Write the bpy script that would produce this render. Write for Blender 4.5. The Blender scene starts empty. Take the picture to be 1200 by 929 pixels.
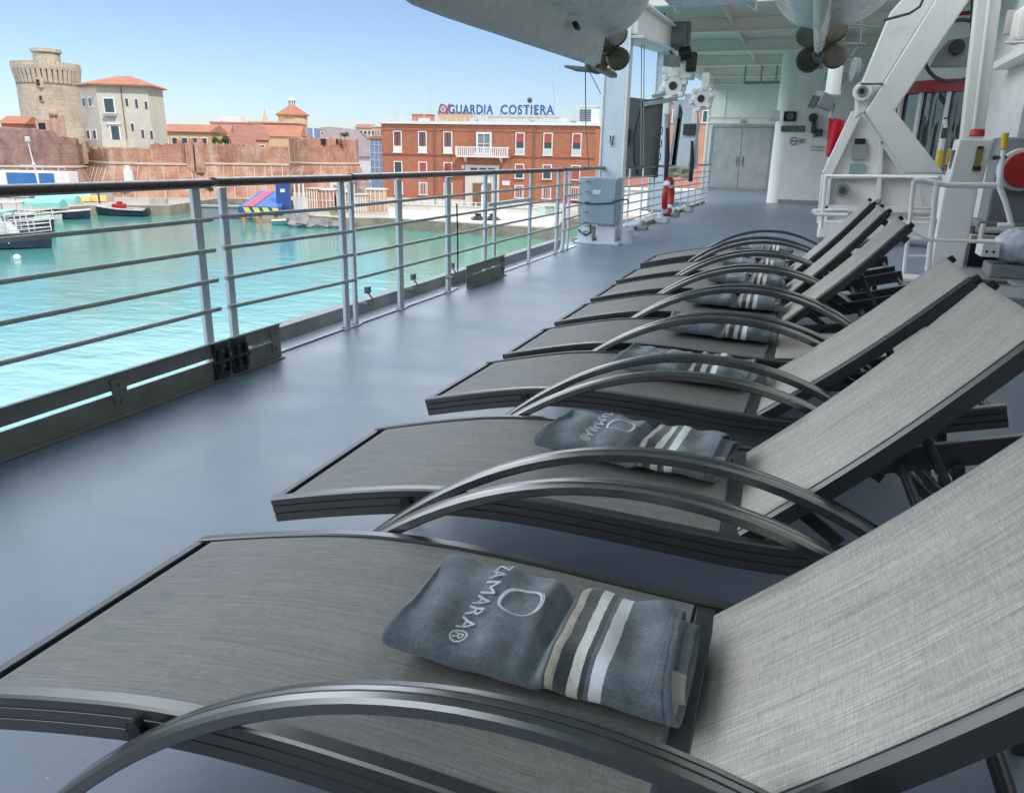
import bpy, bmesh, math, random
from mathutils import Vector, Matrix
random.seed(7)
PI = math.pi
SC = bpy.context.scene
COL = SC.collection
ORI = {}

# ------------------------------------------------------------------ camera frame (used for the far town)
def _n(v):
    return Vector(v).normalized()
_f = 900.0
_d = _n((955-600, 464.5-188, _f))
_u = _n(Vector((1, -0.02, 0)).cross(_d))
if _u.y < 0: _u = -_u
CX, CY, CZ = _n(_d.cross(_u)), _d, _u
if CX.x < 0: CX = -CX
CAMH = 1.30
_g = Vector((CX.z, CY.z, 0)).normalized()
FW, RT = _g, Vector((_g.y, -_g.x, 0))
FYAW = math.atan2(RT.y, RT.x)              # a local frame with x = RT, y = FW
def ray(px, py):
    c = Vector((px-600, 464.5-py, _f))
    return Vector((c.dot(CX), c.dot(CY), c.dot(CZ)))
def far(px, py, D):                         # (t, D, z) of a far thing at depth D
    r = ray(px, py); k = D/(r.dot(FW))
    return (r.dot(RT)*k, D, CAMH+r.z*k)
def wf(t, D, z=0.0):
    p = RT*t + FW*D
    return Vector((p.x, p.y, z))
def ony(px, py, y):
    r = ray(px, py); k = y/r.y
    return Vector((r.x*k, y, CAMH+r.z*k))

# ------------------------------------------------------------------ materials
MATS = {}
def nt(name):
    m = bpy.data.materials.new(name); m.use_nodes = True
    t = m.node_tree; t.nodes.clear()
    o = t.nodes.new('ShaderNodeOutputMaterial'); b = t.nodes.new('ShaderNodeBsdfPrincipled')
    t.links.new(b.outputs[0], o.inputs[0])
    return m, t, b
class N:
    def __init__(s, t): s.t = t
    def new(s, k, **kw):
        n = s.t.nodes.new(k)
        for a, v in kw.items(): setattr(n, a, v)
        return n
    def link(s, a, b): s.t.links.new(a, b)
    def coord(s, scale=(1, 1, 1), kind='Object', rot=(0, 0, 0)):
        tc = s.new('ShaderNodeTexCoord'); mp = s.new('ShaderNodeMapping')
        mp.inputs['Scale'].default_value = scale; mp.inputs['Rotation'].default_value = rot
        s.link(tc.outputs[kind], mp.inputs[0]); return mp.outputs[0]
    def noise(s, vec, scale=5, detail=4, rough=0.55, dist=0.0):
        n = s.new('ShaderNodeTexNoise'); s.link(vec, n.inputs['Vector'])
        n.inputs['Scale'].default_value = scale; n.inputs['Detail'].default_value = detail
        n.inputs['Roughness'].default_value = rough; n.inputs['Distortion'].default_value = dist
        return n.outputs[0]
    def ramp(s, fac, stops, const=False):
        r = s.new('ShaderNodeValToRGB'); e = r.color_ramp.elements
        if const: r.color_ramp.interpolation = 'CONSTANT'
        while len(e) < len(stops): e.new(0.5)
        for el, (p, c) in zip(e, stops):
            el.position = p; el.color = (c[0], c[1], c[2], 1) if hasattr(c, '__len__') else (c, c, c, 1)
        s.link(fac, r.inputs[0]); return r.outputs[0]
    def mix(s, fac, a, b, mode='MIX'):
        m = s.new('ShaderNodeMix', data_type='RGBA', blend_type=mode)
        if hasattr(fac, 'is_linked') or hasattr(fac, 'links'): s.link(fac, m.inputs[0])
        else: m.inputs[0].default_value = fac
        for v, i in ((a, 6), (b, 7)):
            if hasattr(v, 'links'): s.link(v, m.inputs[i])
            else: m.inputs[i].default_value = (v[0], v[1], v[2], 1)
        return m.outputs[2]
    def math(s, op, a, b=0.0):
        m = s.new('ShaderNodeMath', operation=op)
        for v, i in ((a, 0), (b, 1)):
            if hasattr(v, 'links'): s.link(v, m.inputs[i])
            else: m.inputs[i].default_value = v
        return m.outputs[0]
    def bump(s, h, strength, dist, bsdf):
        b = s.new('ShaderNodeBump'); b.inputs['Strength'].default_value = strength
        b.inputs['Distance'].default_value = dist; s.link(h, b.inputs['Height'])
        s.link(b.outputs[0], bsdf.inputs['Normal'])

def paint(name, c, rough=0.45, metal=0.0, var=0.12, scale=3.0, bump=0.0, dirt=None, dirt_amt=0.35, streak=False, spec=0.5, rvar=0.1, rust=0.0):
    """plain coat with uneven tone, some dirt and uneven gloss"""
    if name in MATS: return MATS[name]
    m, t, b = nt(name); n = N(t)
    v = n.coord()
    f = n.noise(v, scale, 6, 0.6)
    lo = tuple(max(0, x*(1-var)) for x in c); hi = tuple(min(1, x*(1+var)) for x in c)
    col = n.ramp(f, [(0.3, lo), (0.7, hi)])
    if dirt:
        v2 = n.coord((6, 6, 0.5) if streak else (1, 1, 1))
        g = n.noise(v2, scale*0.9, 8, 0.7)
        g = n.ramp(g, [(0.52, 0.0), (0.75, dirt_amt)])
        col = n.mix(g, col, dirt)
    if rust:
        ru = n.noise(n.coord((9, 9, 0.9)), 1.0, 9, 0.75); spot = n.noise(v, 2.3, 3, 0.6)
        ru = n.math('MULTIPLY', n.ramp(ru, [(0.60, 0.0), (0.74, rust)]), n.ramp(spot, [(0.48, 0.0), (0.60, 1.0)]))
        col = n.mix(ru, col, (0.17, 0.085, 0.04))
    n.link(col, b.inputs['Base Color'])
    r = n.ramp(n.noise(v, scale*4, 5), [(0.3, max(0.02, rough-rvar)), (0.7, min(1, rough+rvar))])
    n.link(r, b.inputs['Roughness'])
    b.inputs['Metallic'].default_value = metal
    b.inputs['Specular IOR Level'].default_value = spec
    if bump: n.bump(n.noise(v, scale*12, 4), bump, 0.01, b)
    MATS[name] = m
    return m

def m_sling(name, k, tint):
    m, t, b = nt(name); n = N(t)
    s1 = n.noise(n.coord((4.5, 200, 20)), 1.0, 5, 0.7)
    s2 = n.noise(n.coord((22, 480, 20)), 1.0, 3, 0.7)
    s3 = n.noise(n.coord((560, 40, 20)), 1.0, 3, 0.6)
    s4 = n.noise(n.coord((1.2, 3, 2)), 1.0, 3, 0.6)
    a = n.math('ADD', n.math('MULTIPLY', s1, 0.42), n.math('MULTIPLY', s2, 0.28))
    a = n.math('ADD', a, n.math('MULTIPLY', s3, 0.30))
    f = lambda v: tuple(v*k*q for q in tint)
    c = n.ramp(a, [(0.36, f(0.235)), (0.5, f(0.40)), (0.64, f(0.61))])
    c = n.mix(0.45, c, n.ramp(s4, [(0.35, 0.42), (0.65, 0.58)]), 'OVERLAY')
    n.link(c, b.inputs['Base Color'])
    b.inputs['Roughness'].default_value = 0.6
    b.inputs['Specular IOR Level'].default_value = 0.3
    n.bump(a, 0.4, 0.001, b)
    return m

def m_towel():
    m, t, b = nt('towel_cloth'); n = N(t)
    tc = n.new('ShaderNodeTexCoord'); sp = n.new('ShaderNodeSeparateXYZ')
    n.link(tc.outputs['UV'], sp.inputs[0])
    x = sp.outputs[0]; y = sp.outputs[1]
    wob = n.noise(n.coord((14, 14, 14)), 1.0, 3)
    xx = n.math('ADD', x, n.math('MULTIPLY', n.math('SUBTRACT', wob, 0.5), 0.016))
    blue = (0.142, 0.172, 0.195); dk = (0.055, 0.062, 0.064); tan = (0.42, 0.37, 0.30); wh = (0.78, 0.80, 0.82); cream = (0.66, 0.64, 0.58)
    st = n.ramp(xx, [(0.0, blue), (0.590, dk), (0.602, tan), (0.632, dk), (0.676, cream), (0.716, dk), (0.736, (0.14, 0.16, 0.175)), (0.752, wh), (0.794, blue), (0.965, (0.07, 0.10, 0.135)), (0.975, blue)], True)
    fz = n.noise(n.coord((260, 260, 260)), 1.0, 4, 0.7)
    big = n.noise(n.coord((16, 16, 16)), 1.0, 5, 0.7)
    c = n.mix(0.8, st, n.ramp(fz, [(0.3, 0.32), (0.72, 0.68)]), 'OVERLAY')
    c = n.mix(0.9, c, n.ramp(big, [(0.3, 0.30), (0.7, 0.68)]), 'OVERLAY')
    inner = n.ramp(y, [(0.0, 0.0), (0.56, 0.0), (0.561, 1.0)], True)       # deeper turns of the roll show the pale reverse side
    c = n.mix(inner, c, (0.40, 0.38, 0.34))
    n.link(c, b.inputs['Base Color'])
    b.inputs['Roughness'].default_value = 0.95
    b.inputs['Sheen Weight'].default_value = 0.35
    b.inputs['Specular IOR Level'].default_value = 0.1
    n.bump(n.math('ADD', n.math('MULTIPLY', fz, 0.5), n.math('MULTIPLY', big, 1.2)), 0.9, 0.006, b)
    return m

def m_deck():
    m, t, b = nt('deck_paint'); n = N(t)
    v = n.coord()
    f = n.noise(v, 0.9, 8, 0.65, 0.3); g = n.noise(v, 140, 4, 0.7); s = n.noise(n.coord((0.9, 1.6, 1)), 1.3, 6, 0.65)
    c = n.ramp(f, [(0.3, (0.186, 0.222, 0.278)), (0.7, (0.220, 0.258, 0.315))])
    c = n.mix(0.5, c, n.ramp(s, [(0.35, 0.40), (0.65, 0.59)]), 'OVERLAY')
    st2 = n.ramp(n.noise(n.coord((2.2, 1.1, 1)), 1.7, 8, 0.72, 0.8), [(0.56, 0.0), (0.70, 0.30)])
    c = n.mix(st2, c, (0.14, 0.165, 0.20))
    scuff = n.ramp(n.noise(n.coord((3, 9, 1), rot=(0, 0, 0.7)), 2.0, 9, 0.8), [(0.62, 0.0), (0.78, 0.45)])
    c = n.mix(scuff, c, (0.30, 0.33, 0.38))
    spk = n.ramp(n.noise(v, 38, 2, 0.5), [(0.735, 0.0), (0.76, 0.5)])
    c = n.mix(spk, c, (0.5, 0.52, 0.54))
    n.link(c, b.inputs['Base Color'])
    n.link(n.ramp(s, [(0.3, 0.32), (0.7, 0.48)]), b.inputs['Roughness'])
    b.inputs['Specular IOR Level'].default_value = 0.42
    n.bump(g, 0.12, 0.002, b)
    return m

def m_water():
    m, t, b = nt('harbour_water'); n = N(t)
    v = n.coord((1, 1, 1)); w1 = n.noise(n.coord((0.55, 0.9, 1), rot=(0, 0, -0.36)), 1.0, 5, 0.62, 0.4); w2 = n.noise(n.coord((0.08, 0.16, 1), rot=(0, 0, -0.36)), 1.0, 4, 0.6)
    big = n.noise(n.coord((0.018, 0.03, 1), rot=(0, 0, -0.36)), 1.0, 5, 0.6)
    c = n.ramp(big, [(0.3, (0.045, 0.225, 0.210)), (0.7, (0.095, 0.305, 0.275))])
    c = n.mix(n.ramp(w1, [(0.42, 0.0), (0.75, 0.35)]), c, (0.15, 0.345, 0.32))
    # greener and darker towards the far quay
    tc = n.new('ShaderNodeTexCoord'); vm = n.new('ShaderNodeVectorMath', operation='DOT_PRODUCT')
    n.link(tc.outputs['Object'], vm.inputs[0]); vm.inputs[1].default_value = (FW.x, FW.y, 0)
    d = n.math('MULTIPLY', vm.outputs['Value'], 1/130.0)
    c = n.mix(n.ramp(d, [(0.35, 0.0), (0.85, 0.75)]), c, (0.06, 0.22, 0.18))
    c = n.mix(n.ramp(d, [(0.08, 0.60), (0.45, 0.0)]), c, (0.035, 0.200, 0.185))  # near water darkened in the colour to offset the added cloud's light
    vr = n.new('ShaderNodeVectorMath', operation='DOT_PRODUCT')
    n.link(tc.outputs['Object'], vr.inputs[0]); vr.inputs[1].default_value = (RT.x, RT.y, 0)
    e = n.math('ADD', n.math('MULTIPLY', vr.outputs['Value'], 1/70.0), 0.6)
    c = n.mix(n.ramp(e, [(0.3, 0.0), (0.8, 0.7)]), c, (0.13, 0.36, 0.22))
    n.link(c, b.inputs['Base Color'])
    b.inputs['Roughness'].default_value = 0.13
    b.inputs['IOR'].default_value = 1.33; b.inputs['Specular IOR Level'].default_value = 0.34
    n.bump(n.math('ADD', n.math('MULTIPLY', w1, 0.5), n.math('MULTIPLY', w2, 1.4)), 0.26, 0.2, b)
    return m

def m_masonry(name, brick, pale, dark, bw=0.6, scale=1.0, streak=0.5, mortar=0.01):
    m, t, b = nt(name); n = N(t)
    v = n.coord()
    f = n.noise(v, 0.35*scale, 8, 0.68, 0.4)
    c = n.ramp(f, [(0.32, dark), (0.48, brick), (0.66, tuple(0.5*(a+p) for a, p in zip(brick, pale)))])
    s = n.noise(n.coord((0.9*scale, 0.9*scale, 0.06*scale)), 1.0, 7, 0.7)
    c = n.mix(n.ramp(s, [(0.5, 0.0), (0.72, streak)]), c, pale)
    s2 = n.noise(n.coord((0.5*scale, 0.5*scale, 0.09*scale)), 1.3, 6, 0.7)
    c = n.mix(n.ramp(s2, [(0.3, streak*0.9), (0.46, 0.0)]), c, tuple(x*0.55 for x in dark))
    co = n.noise(n.coord((0.25, 0.25, 5.5)), 1.0, 3, 0.7)        # courses
    c = n.mix(0.35, c, n.ramp(co, [(0.35, 0.33), (0.65, 0.62)]), 'OVERLAY')
    fine = n.noise(v, 4.5*scale, 5, 0.75)
    c = n.mix(0.6, c, n.ramp(fine, [(0.3, 0.3), (0.7, 0.68)]), 'OVERLAY')
    n.link(c, b.inputs['Base Color']); b.inputs['Roughness'].default_value = 0.92
    b.inputs['Specular IOR Level'].default_value = 0.15
    n.bump(fine, 0.7, 0.12, b)
    return m

def m_roof(name, c, c2):
    m, t, b = nt(name); n = N(t)
    w = n.noise(n.coord((0.3, 3.2, 3.2)), 1.6, 5, 0.6); f = n.noise(n.coord(), 0.6, 6, 0.7)
    col = n.ramp(f, [(0.3, c2), (0.7, c)])
    col = n.mix(0.55, col, n.ramp(w, [(0.3, 0.3), (0.7, 0.66)]), 'OVERLAY')
    n.link(col, b.inputs['Base Color']); b.inputs['Roughness'].default_value = 0.9
    n.bump(w, 0.6, 0.1, b)
    return m

def m_brickwall():
    m, t, b = nt('red_brick_facade'); n = N(t)
    br = n.new('ShaderNodeTexBrick')
    tc = n.coord((1, 1, 1)); sw = n.new('ShaderNodeSeparateXYZ'); cb = n.new('ShaderNodeCombineXYZ')
    n.link(tc, sw.inputs[0]); n.link(n.math('ADD', sw.outputs[0], sw.outputs[1]), cb.inputs[0]); n.link(sw.outputs[2], cb.inputs[1])
    n.link(cb.outputs[0], br.inputs['Vector'])
    br.inputs['Color1'].default_value = (0.42, 0.145, 0.075, 1); br.inputs['Color2'].default_value = (0.35, 0.115, 0.060, 1)
    br.inputs['Mortar'].default_value = (0.36, 0.17, 0.12, 1); br.inputs['Scale'].default_value = 1.0
    br.inputs['Brick Width'].default_value = 0.5; br.inputs['Row Height'].default_value = 0.16; br.inputs['Mortar Size'].default_value = 0.012
    f = n.noise(n.coord((0.7, 0.7, 0.15)), 0.8, 7, 0.7)
    c = n.mix(0.6, br.outputs[0], n.ramp(f, [(0.3, 0.36), (0.7, 0.62)]), 'OVERLAY')
    n.link(c, b.inputs['Base Color']); b.inputs['Roughness'].default_value = 0.9
    return m

def m_glass(name, c, rough=0.06):
    m, t, b = nt(name); n = N(t)
    f = n.noise(n.coord(), 2.0, 3)
    n.link(n.ramp(f, [(0.3, tuple(x*0.7 for x in c)), (0.7, c)]), b.inputs['Base Color'])
    b.inputs['Roughness'].default_value = rough; b.inputs['Specular IOR Level'].default_value = 0.8
    return m

WHITE = paint('ship_white_paint', (0.84, 0.80, 0.75), 0.38, var=0.05, scale=1.2, dirt=(0.42, 0.38, 0.30), dirt_amt=0.28, streak=True, rust=0.5)
BLUEW = paint('pale_blue_white_paint', (0.68, 0.71, 0.76), 0.4, var=0.06, scale=4, dirt=(0.35, 0.33, 0.30), dirt_amt=0.3, streak=True, rust=0.6)
CEILP = paint('ceiling_paint', (0.84, 0.765, 0.685), 0.45, var=0.05, scale=1.0, dirt=(0.4, 0.38, 0.3), dirt_amt=0.2)
HULLP = paint('tender_hull_paint', (0.84, 0.87, 0.80), 0.28, var=0.05, scale=0.8, dirt=(0.33, 0.33, 0.28), dirt_amt=0.25)
OLIVE = paint('davit_grey_paint', (0.66, 0.645, 0.58), 0.42, var=0.05, scale=1.5, dirt=(0.3, 0.28, 0.22), dirt_amt=0.25, streak=True, rust=0.35)
FRAME = paint('bronze_grey_aluminium', (0.115, 0.112, 0.108), 0.30, metal=0.8, var=0.05, scale=6, spec=0.5, rvar=0.02)
ARMM = paint('bronze_arm_sky_lit', (0.185, 0.18, 0.175), 0.26, metal=0.85, var=0.04, scale=6, rvar=0.02)  # frame metal made lighter to paint in sky reflected by the arms
FRAMED = paint('dark_frame_paint', (0.055, 0.057, 0.06), 0.40, metal=0.3, var=0.08, scale=8, rvar=0.03)
BLACK = paint('black_plastic', (0.012, 0.012, 0.013), 0.45, var=0.2)
SLING = m_sling('back_sling_fabric', 1.13, (1.0, 0.90, 0.80)); SEAT_SHADED = m_sling('seat_sling_shaded', 0.50, (1.0, 0.945, 0.88)); TOWEL = m_towel(); DECK = m_deck(); WATER = m_water()  # seats: the back cloth darkened to paint in their shade
EMBR = paint('white_embroidery', (0.60, 0.64, 0.67), 0.9, var=0.12, scale=90, bump=0.4, spec=0.1)
RAILG = paint('grey_rail_paint', (0.46, 0.475, 0.45), 0.42, var=0.12, scale=9, dirt=(0.12, 0.09, 0.06), dirt_amt=0.4)
TOEB = paint('dark_toe_board', (0.25, 0.245, 0.215), 0.55, var=0.2, scale=6, dirt=(0.22, 0.22, 0.2), dirt_amt=0.4, rust=0.8)
TEAK = paint('varnished_handrail', (0.10, 0.046, 0.034), 0.32, var=0.25, scale=7, spec=0.7)
COAM = paint('coaming_grey', (0.30, 0.31, 0.30), 0.5, var=0.12, scale=4, dirt=(0.18, 0.16, 0.13), dirt_amt=0.4)
STEELD = paint('galvanised_door', (0.40, 0.395, 0.38), 0.42, metal=0.25, var=0.18, scale=2.2, dirt=(0.5, 0.52, 0.53), dirt_amt=0.4, streak=True)
CABG = paint('cabinet_blue_grey', (0.32, 0.39, 0.45), 0.4, var=0.05, scale=3)
BRONZE = paint('propeller_bronze', (0.16, 0.145, 0.105), 0.42, metal=0.4, var=0.3, scale=14, dirt=(0.06, 0.06, 0.05), dirt_amt=0.6)
RED = paint('signal_red', (0.42, 0.018, 0.018), 0.45, var=0.12, scale=5)
CRED = paint('trim_red', (0.34, 0.022, 0.025), 0.4, var=0.1, scale=4)
YEL = paint('yellow_paint', (0.72, 0.47, 0.03), 0.45, var=0.1)
ORANGE = paint('orange_board', (0.80, 0.42, 0.12), 0.6, var=0.12)
NAVY = paint('navy_strap', (0.012, 0.014, 0.045), 0.7, var=0.2)
GREYB = paint('machine_grey', (0.22, 0.23, 0.23), 0.5, var=0.12, scale=4, dirt=(0.1, 0.1, 0.09), dirt_amt=0.4)
DGREY = paint('dark_machine_grey', (0.045, 0.052, 0.048), 0.55, var=0.2, scale=4, dirt=(0.16, 0.17, 0.16), dirt_amt=0.4, streak=True)
CANV = paint('grey_canvas', (0.085, 0.092, 0.088), 0.85, var=0.2, scale=5, bump=0.5)
PLAST = paint('milky_plastic_sheet', (0.55, 0.58, 0.62), 0.25, var=0.25, scale=9, bump=0.8)
GREEN = paint('sign_green', (0.06, 0.11, 0.05), 0.5, var=0.1)
SIGNW = paint('sign_white', (0.75, 0.76, 0.75), 0.5, var=0.05)
CURT = paint('grey_curtain', (0.10, 0.105, 0.09), 0.7, var=0.4, scale=3, streak=True, dirt=(0.2, 0.2, 0.18), dirt_amt=0.5)
WGLASS = m_glass('cabin_glass', (0.16, 0.18, 0.18), 0.03)
WGLASS.node_tree.nodes['Principled BSDF'].inputs['Metallic'].default_value = 0.75
FGLASS = m_glass('far_window_glass', (0.05, 0.07, 0.10), 0.12)
BRICK = m_brickwall()
FORT = m_masonry('fort_brick', (0.43, 0.22, 0.145), (0.60, 0.48, 0.38), (0.28, 0.14, 0.098), streak=0.6)
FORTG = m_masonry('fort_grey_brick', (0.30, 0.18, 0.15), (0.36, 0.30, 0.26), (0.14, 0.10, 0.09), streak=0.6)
STONE = m_masonry('tower_stone', (0.50, 0.425, 0.325), (0.58, 0.51, 0.41), (0.34, 0.285, 0.22), scale=0.8, streak=0.35)
PLASTER = paint('old_plaster', (0.53, 0.485, 0.40), 0.9, var=0.08, scale=0.5, dirt=(0.33, 0.29, 0.23), dirt_amt=0.4, streak=True, spec=0.15)
QUOIN = paint('pale_quoin_stone', (0.52, 0.42, 0.34), 0.9, var=0.15, scale=1.0, spec=0.15)
TILE = m_roof('terracotta_tiles', (0.47, 0.19, 0.105), (0.33, 0.14, 0.085))
TILE2 = m_roof('weathered_tiles', (0.36, 0.17, 0.11), (0.24, 0.115, 0.085))
SLATE = m_roof('mauve_shed_roof', (0.30, 0.235, 0.235), (0.22, 0.175, 0.18))
QUAYS = paint('quay_stone', (0.42, 0.38, 0.32), 0.9, var=0.15, scale=0.4, dirt=(0.2, 0.17, 0.13), dirt_amt=0.6, spec=0.15)
QUAYW = paint('quay_white_concrete', (0.58, 0.55, 0.49), 0.9, var=0.1, scale=0.4, dirt=(0.36, 0.31, 0.25), dirt_amt=0.5, spec=0.15)
ROCK = paint('grey_rock', (0.24, 0.235, 0.22), 0.95, var=0.3, scale=1.2, bump=0.8, dirt=(0.12, 0.11, 0.1), dirt_amt=0.6, spec=0.1)
FWHITE = paint('white_trim', (0.66, 0.65, 0.61), 0.7, var=0.06, scale=1.5)
FGREY = paint('pale_grey_roof_clutter', (0.50, 0.51, 0.50), 0.7, var=0.1, scale=1.0)
SHUTR = paint('red_shutter', (0.37, 0.075, 0.060), 0.7, var=0.15, scale=3)
SHUTG = paint('grey_shutter', (0.17, 0.085, 0.085), 0.7, var=0.15, scale=3)
SBLUE = paint('sign_blue', (0.03, 0.075, 0.26), 0.5, var=0.05)
SRED = paint('emblem_maroon', (0.30, 0.06, 0.13), 0.5, var=0.05)
BBLUE = paint('bright_blue', (0.03, 0.12, 0.42), 0.5, var=0.1)
PBLUE = paint('panel_blue', (0.035, 0.14, 0.36), 0.4, var=0.1, scale=0.6)
BRED = paint('bright_red', (0.60, 0.06, 0.10), 0.5, var=0.1)
BYEL = paint('bright_yellow', (0.65, 0.62, 0.08), 0.5, var=0.1)
TEAL = paint('teal_cover', (0.22, 0.52, 0.47), 0.7, var=0.12, scale=1.0)
SALMON = paint('salmon_plaster', (0.50, 0.24, 0.17), 0.9, var=0.1, scale=0.4, spec=0.15)
OCHRE = paint('ochre_plaster', (0.52, 0.36, 0.22), 0.9, var=0.1, scale=0.4, spec=0.15)
WOODO = paint('orange_timber', (0.50, 0.22, 0.085), 0.8, var=0.2, scale=1.0)
BOATD = paint('dark_boat_hull', (0.03, 0.035, 0.055), 0.4, var=0.2)
BOATW = paint('white_boat_hull', (0.62, 0.62, 0.60), 0.4, var=0.08)
LEAF = paint('green_leaves', (0.065, 0.115, 0.035), 0.8, var=0.45, scale=4)
GRASS = paint('quay_grass', (0.13, 0.19, 0.06), 0.9, var=0.3, scale=1.5)
BARK = paint('bark', (0.12, 0.09, 0.06), 0.9, var=0.3)
MAST = paint('mast_grey', (0.42, 0.42, 0.42), 0.5, var=0.1)

# ------------------------------------------------------------------ mesh helpers
class MB:
    """collects shapes and links them as ONE mesh object"""
    def __init__(s): s.bm = bmesh.new(); s.mi = 0; s.uv = None
    def mat(s, i): s.mi = i; return s
    def face(s, vs):
        try: f = s.bm.faces.new(vs); f.material_index = s.mi; return f
        except ValueError: return None
    def quad(s, *pts): return s.face([s.bm.verts.new(p) for p in pts])
    def box(s, c, d, rz=0.0, M=None):
        c = Vector(c); hx, hy, hz = d[0]/2, d[1]/2, d[2]/2
        R = M if M else Matrix.Rotation(rz, 3, 'Z')
        v = [s.bm.verts.new(c + R @ Vector((x*hx, y*hy, z*hz))) for x in (-1, 1) for y in (-1, 1) for z in (-1, 1)]
        for a in ((0, 1, 3, 2), (4, 6, 7, 5), (0, 4, 5, 1), (2, 3, 7, 6), (0, 2, 6, 4), (1, 5, 7, 3)): s.face([v[i] for i in a])
        return s
    def bb(s, a, b):
        return s.box([(x+y)/2 for x, y in zip(a, b)], [abs(y-x) for x, y in zip(a, b)])
    def bar(s, p, q, w, h, up=(0, 0, 1)):
        p, q = Vector(p), Vector(q); d = q-p; L = d.length; x = d.normalized(); u = Vector(up)
        if abs(x.dot(u)) > 0.98: u = Vector((0, 1, 0))
        y = u.cross(x).normalized(); z = x.cross(y)
        return s.box((p+q)/2, (L, w, h), M=Matrix((x, y, z)).transposed())
    def ring(s, c, x, y, rx, ry, n, ph=0.0):
        return [s.bm.verts.new(c + x*(math.cos(2*PI*i/n+ph)*rx) + y*(math.sin(2*PI*i/n+ph)*ry)) for i in range(n)]
    def bridge(s, a, b):
        n = len(a)
        for i in range(n): s.face([a[i], a[(i+1) % n], b[(i+1) % n], b[i]])
    def tube(s, pts, r, n=8, caps=True, flat=1.0):
        pts = [Vector(p) for p in pts]; rs = r if hasattr(r, '__len__') else [r]*len(pts)
        prev = None; rings = []
        for i, p in enumerate(pts):
            t = (pts[min(i+1, len(pts)-1)]-pts[max(i-1, 0)]).normalized()
            if prev is None:
                u = Vector((0, 0, 1)) if abs(t.z) < 0.9 else Vector((1, 0, 0))
                x = t.cross(u).normalized()
            else: x = (prev - t*prev.dot(t)).normalized()
            prev = x; y = x.cross(t)
            rings.append(s.ring(p, x, y, rs[i], rs[i]*flat, n))
        for a, b in zip(rings, rings[1:]): s.bridge(a, b)
        if caps: s.face(rings[0][::-1]); s.face(rings[-1])
        return s
    def cyl(s, p, q, r, r2=None, n=16): return s.tube([p, q], [r, r if r2 is None else r2], n)
    def lathe(s, c, prof, n=24, axis=(0, 0, 1), a0=0.0, a1=2*PI, caps=False):
        c = Vector(c); z = Vector(axis).normalized(); u = Vector((1, 0, 0)) if abs(z.x) < 0.9 else Vector((0, 1, 0))
        x = (u - z*u.dot(z)).normalized(); y = z.cross(x); full = abs(a1-a0-2*PI) < 1e-6
        m = n if full else n+1; rs = []
        for r, h in prof:
            rs.append([s.bm.verts.new(c + z*h + (x*math.cos(a0+(a1-a0)*i/n) + y*math.sin(a0+(a1-a0)*i/n))*r) for i in range(m)])
        for a, b in zip(rs, rs[1:]):
            for i in range(n): s.face([a[i], a[(i+1) % m], b[(i+1) % m], b[i]])
        if caps and full: s.face(rs[0][::-1]); s.face(rs[-1])
        return s
    def prism(s, poly, d):
        """a flat polygon (3D points) pushed along d"""
        d = Vector(d); a = [s.bm.verts.new(Vector(p)) for p in poly]; b = [s.bm.verts.new(Vector(p)+d) for p in poly]
        s.face(a[::-1]); s.face(b); s.bridge(a, b); return s
    def grid(s, fn, nu, nv):
        vs = [[s.bm.verts.new(fn(i/nu, j/nv)) for j in range(nv+1)] for i in range(nu+1)]
        for i in range(nu):
            for j in range(nv): s.face([vs[i][j], vs[i+1][j], vs[i+1][j+1], vs[i][j+1]])
        return vs
    def loft(s, secs, caps=True):
        rs = [[s.bm.verts.new(Vector(p)) for p in sec] for sec in secs]
        for a, b in zip(rs, rs[1:]): s.bridge(a, b)
        if caps: s.face(rs[0][::-1]); s.face(rs[-1])
        return s
    def sweep(s, path, sec, side=(0, 1, 0)):
        """section points (a along side, b along the normal) carried along a path in the plane square to side"""
        sd = Vector(side); secs = []
        P = [Vector(p) for p in path]
        for i, p in enumerate(P):
            t = (P[min(i+1, len(P)-1)]-P[max(i-1, 0)]).normalized(); nn = t.cross(sd).normalized()
            if nn.z < 0 and abs(nn.z) > 0.05 or (abs(nn.z) <= 0.05 and False): nn = -nn
            secs.append([p + sd*a + nn*b for a, b in sec])
        return s.loft(secs)
    def sphere(s, c, r, n=12, sc=(1, 1, 1)):
        prof = [(math.sin(PI*i/n)*r, -math.cos(PI*i/n)*r) for i in range(n+1)]
        c = Vector(c); rs = []
        for rr, h in prof[1:-1]:
            rs.append([s.bm.verts.new(c+Vector((math.cos(2*PI*k/(2*n))*rr*sc[0], math.sin(2*PI*k/(2*n))*rr*sc[1], h*sc[2]))) for k in range(2*n)])
        for a, b in zip(rs, rs[1:]): s.bridge(a, b)
        s.face(rs[0][::-1]); s.face(rs[-1]); return s
    def build(s, name, mat, parent=None, local=False, smooth=None, bevel=0.0, seg=2, M=None, solid=0.0, keepn=False):
        if M is not None: bmesh.ops.transform(s.bm, matrix=M, verts=s.bm.verts)
        if parent is not None and not local:
            bmesh.ops.translate(s.bm, vec=-ORI[parent.name], verts=s.bm.verts)
        if not keepn: bmesh.ops.recalc_face_normals(s.bm, faces=s.bm.faces)
        me = bpy.data.meshes.new(name); s.bm.to_mesh(me); s.bm.free()
        for m in (mat if isinstance(mat, (list, tuple)) else [mat]): me.materials.append(m)
        o = bpy.data.objects.new(name, me); COL.objects.link(o)
        if parent is not None: o.parent = parent; ORI[o.name] = ORI[parent.name]
        else: ORI[o.name] = Vector((0, 0, 0))
        if smooth is not None:
            me.shade_smooth(); me.set_sharp_from_angle(angle=math.radians(smooth))
        if solid:
            md = o.modifiers.new('thickness', 'SOLIDIFY'); md.thickness = solid; md.offset = 0
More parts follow.
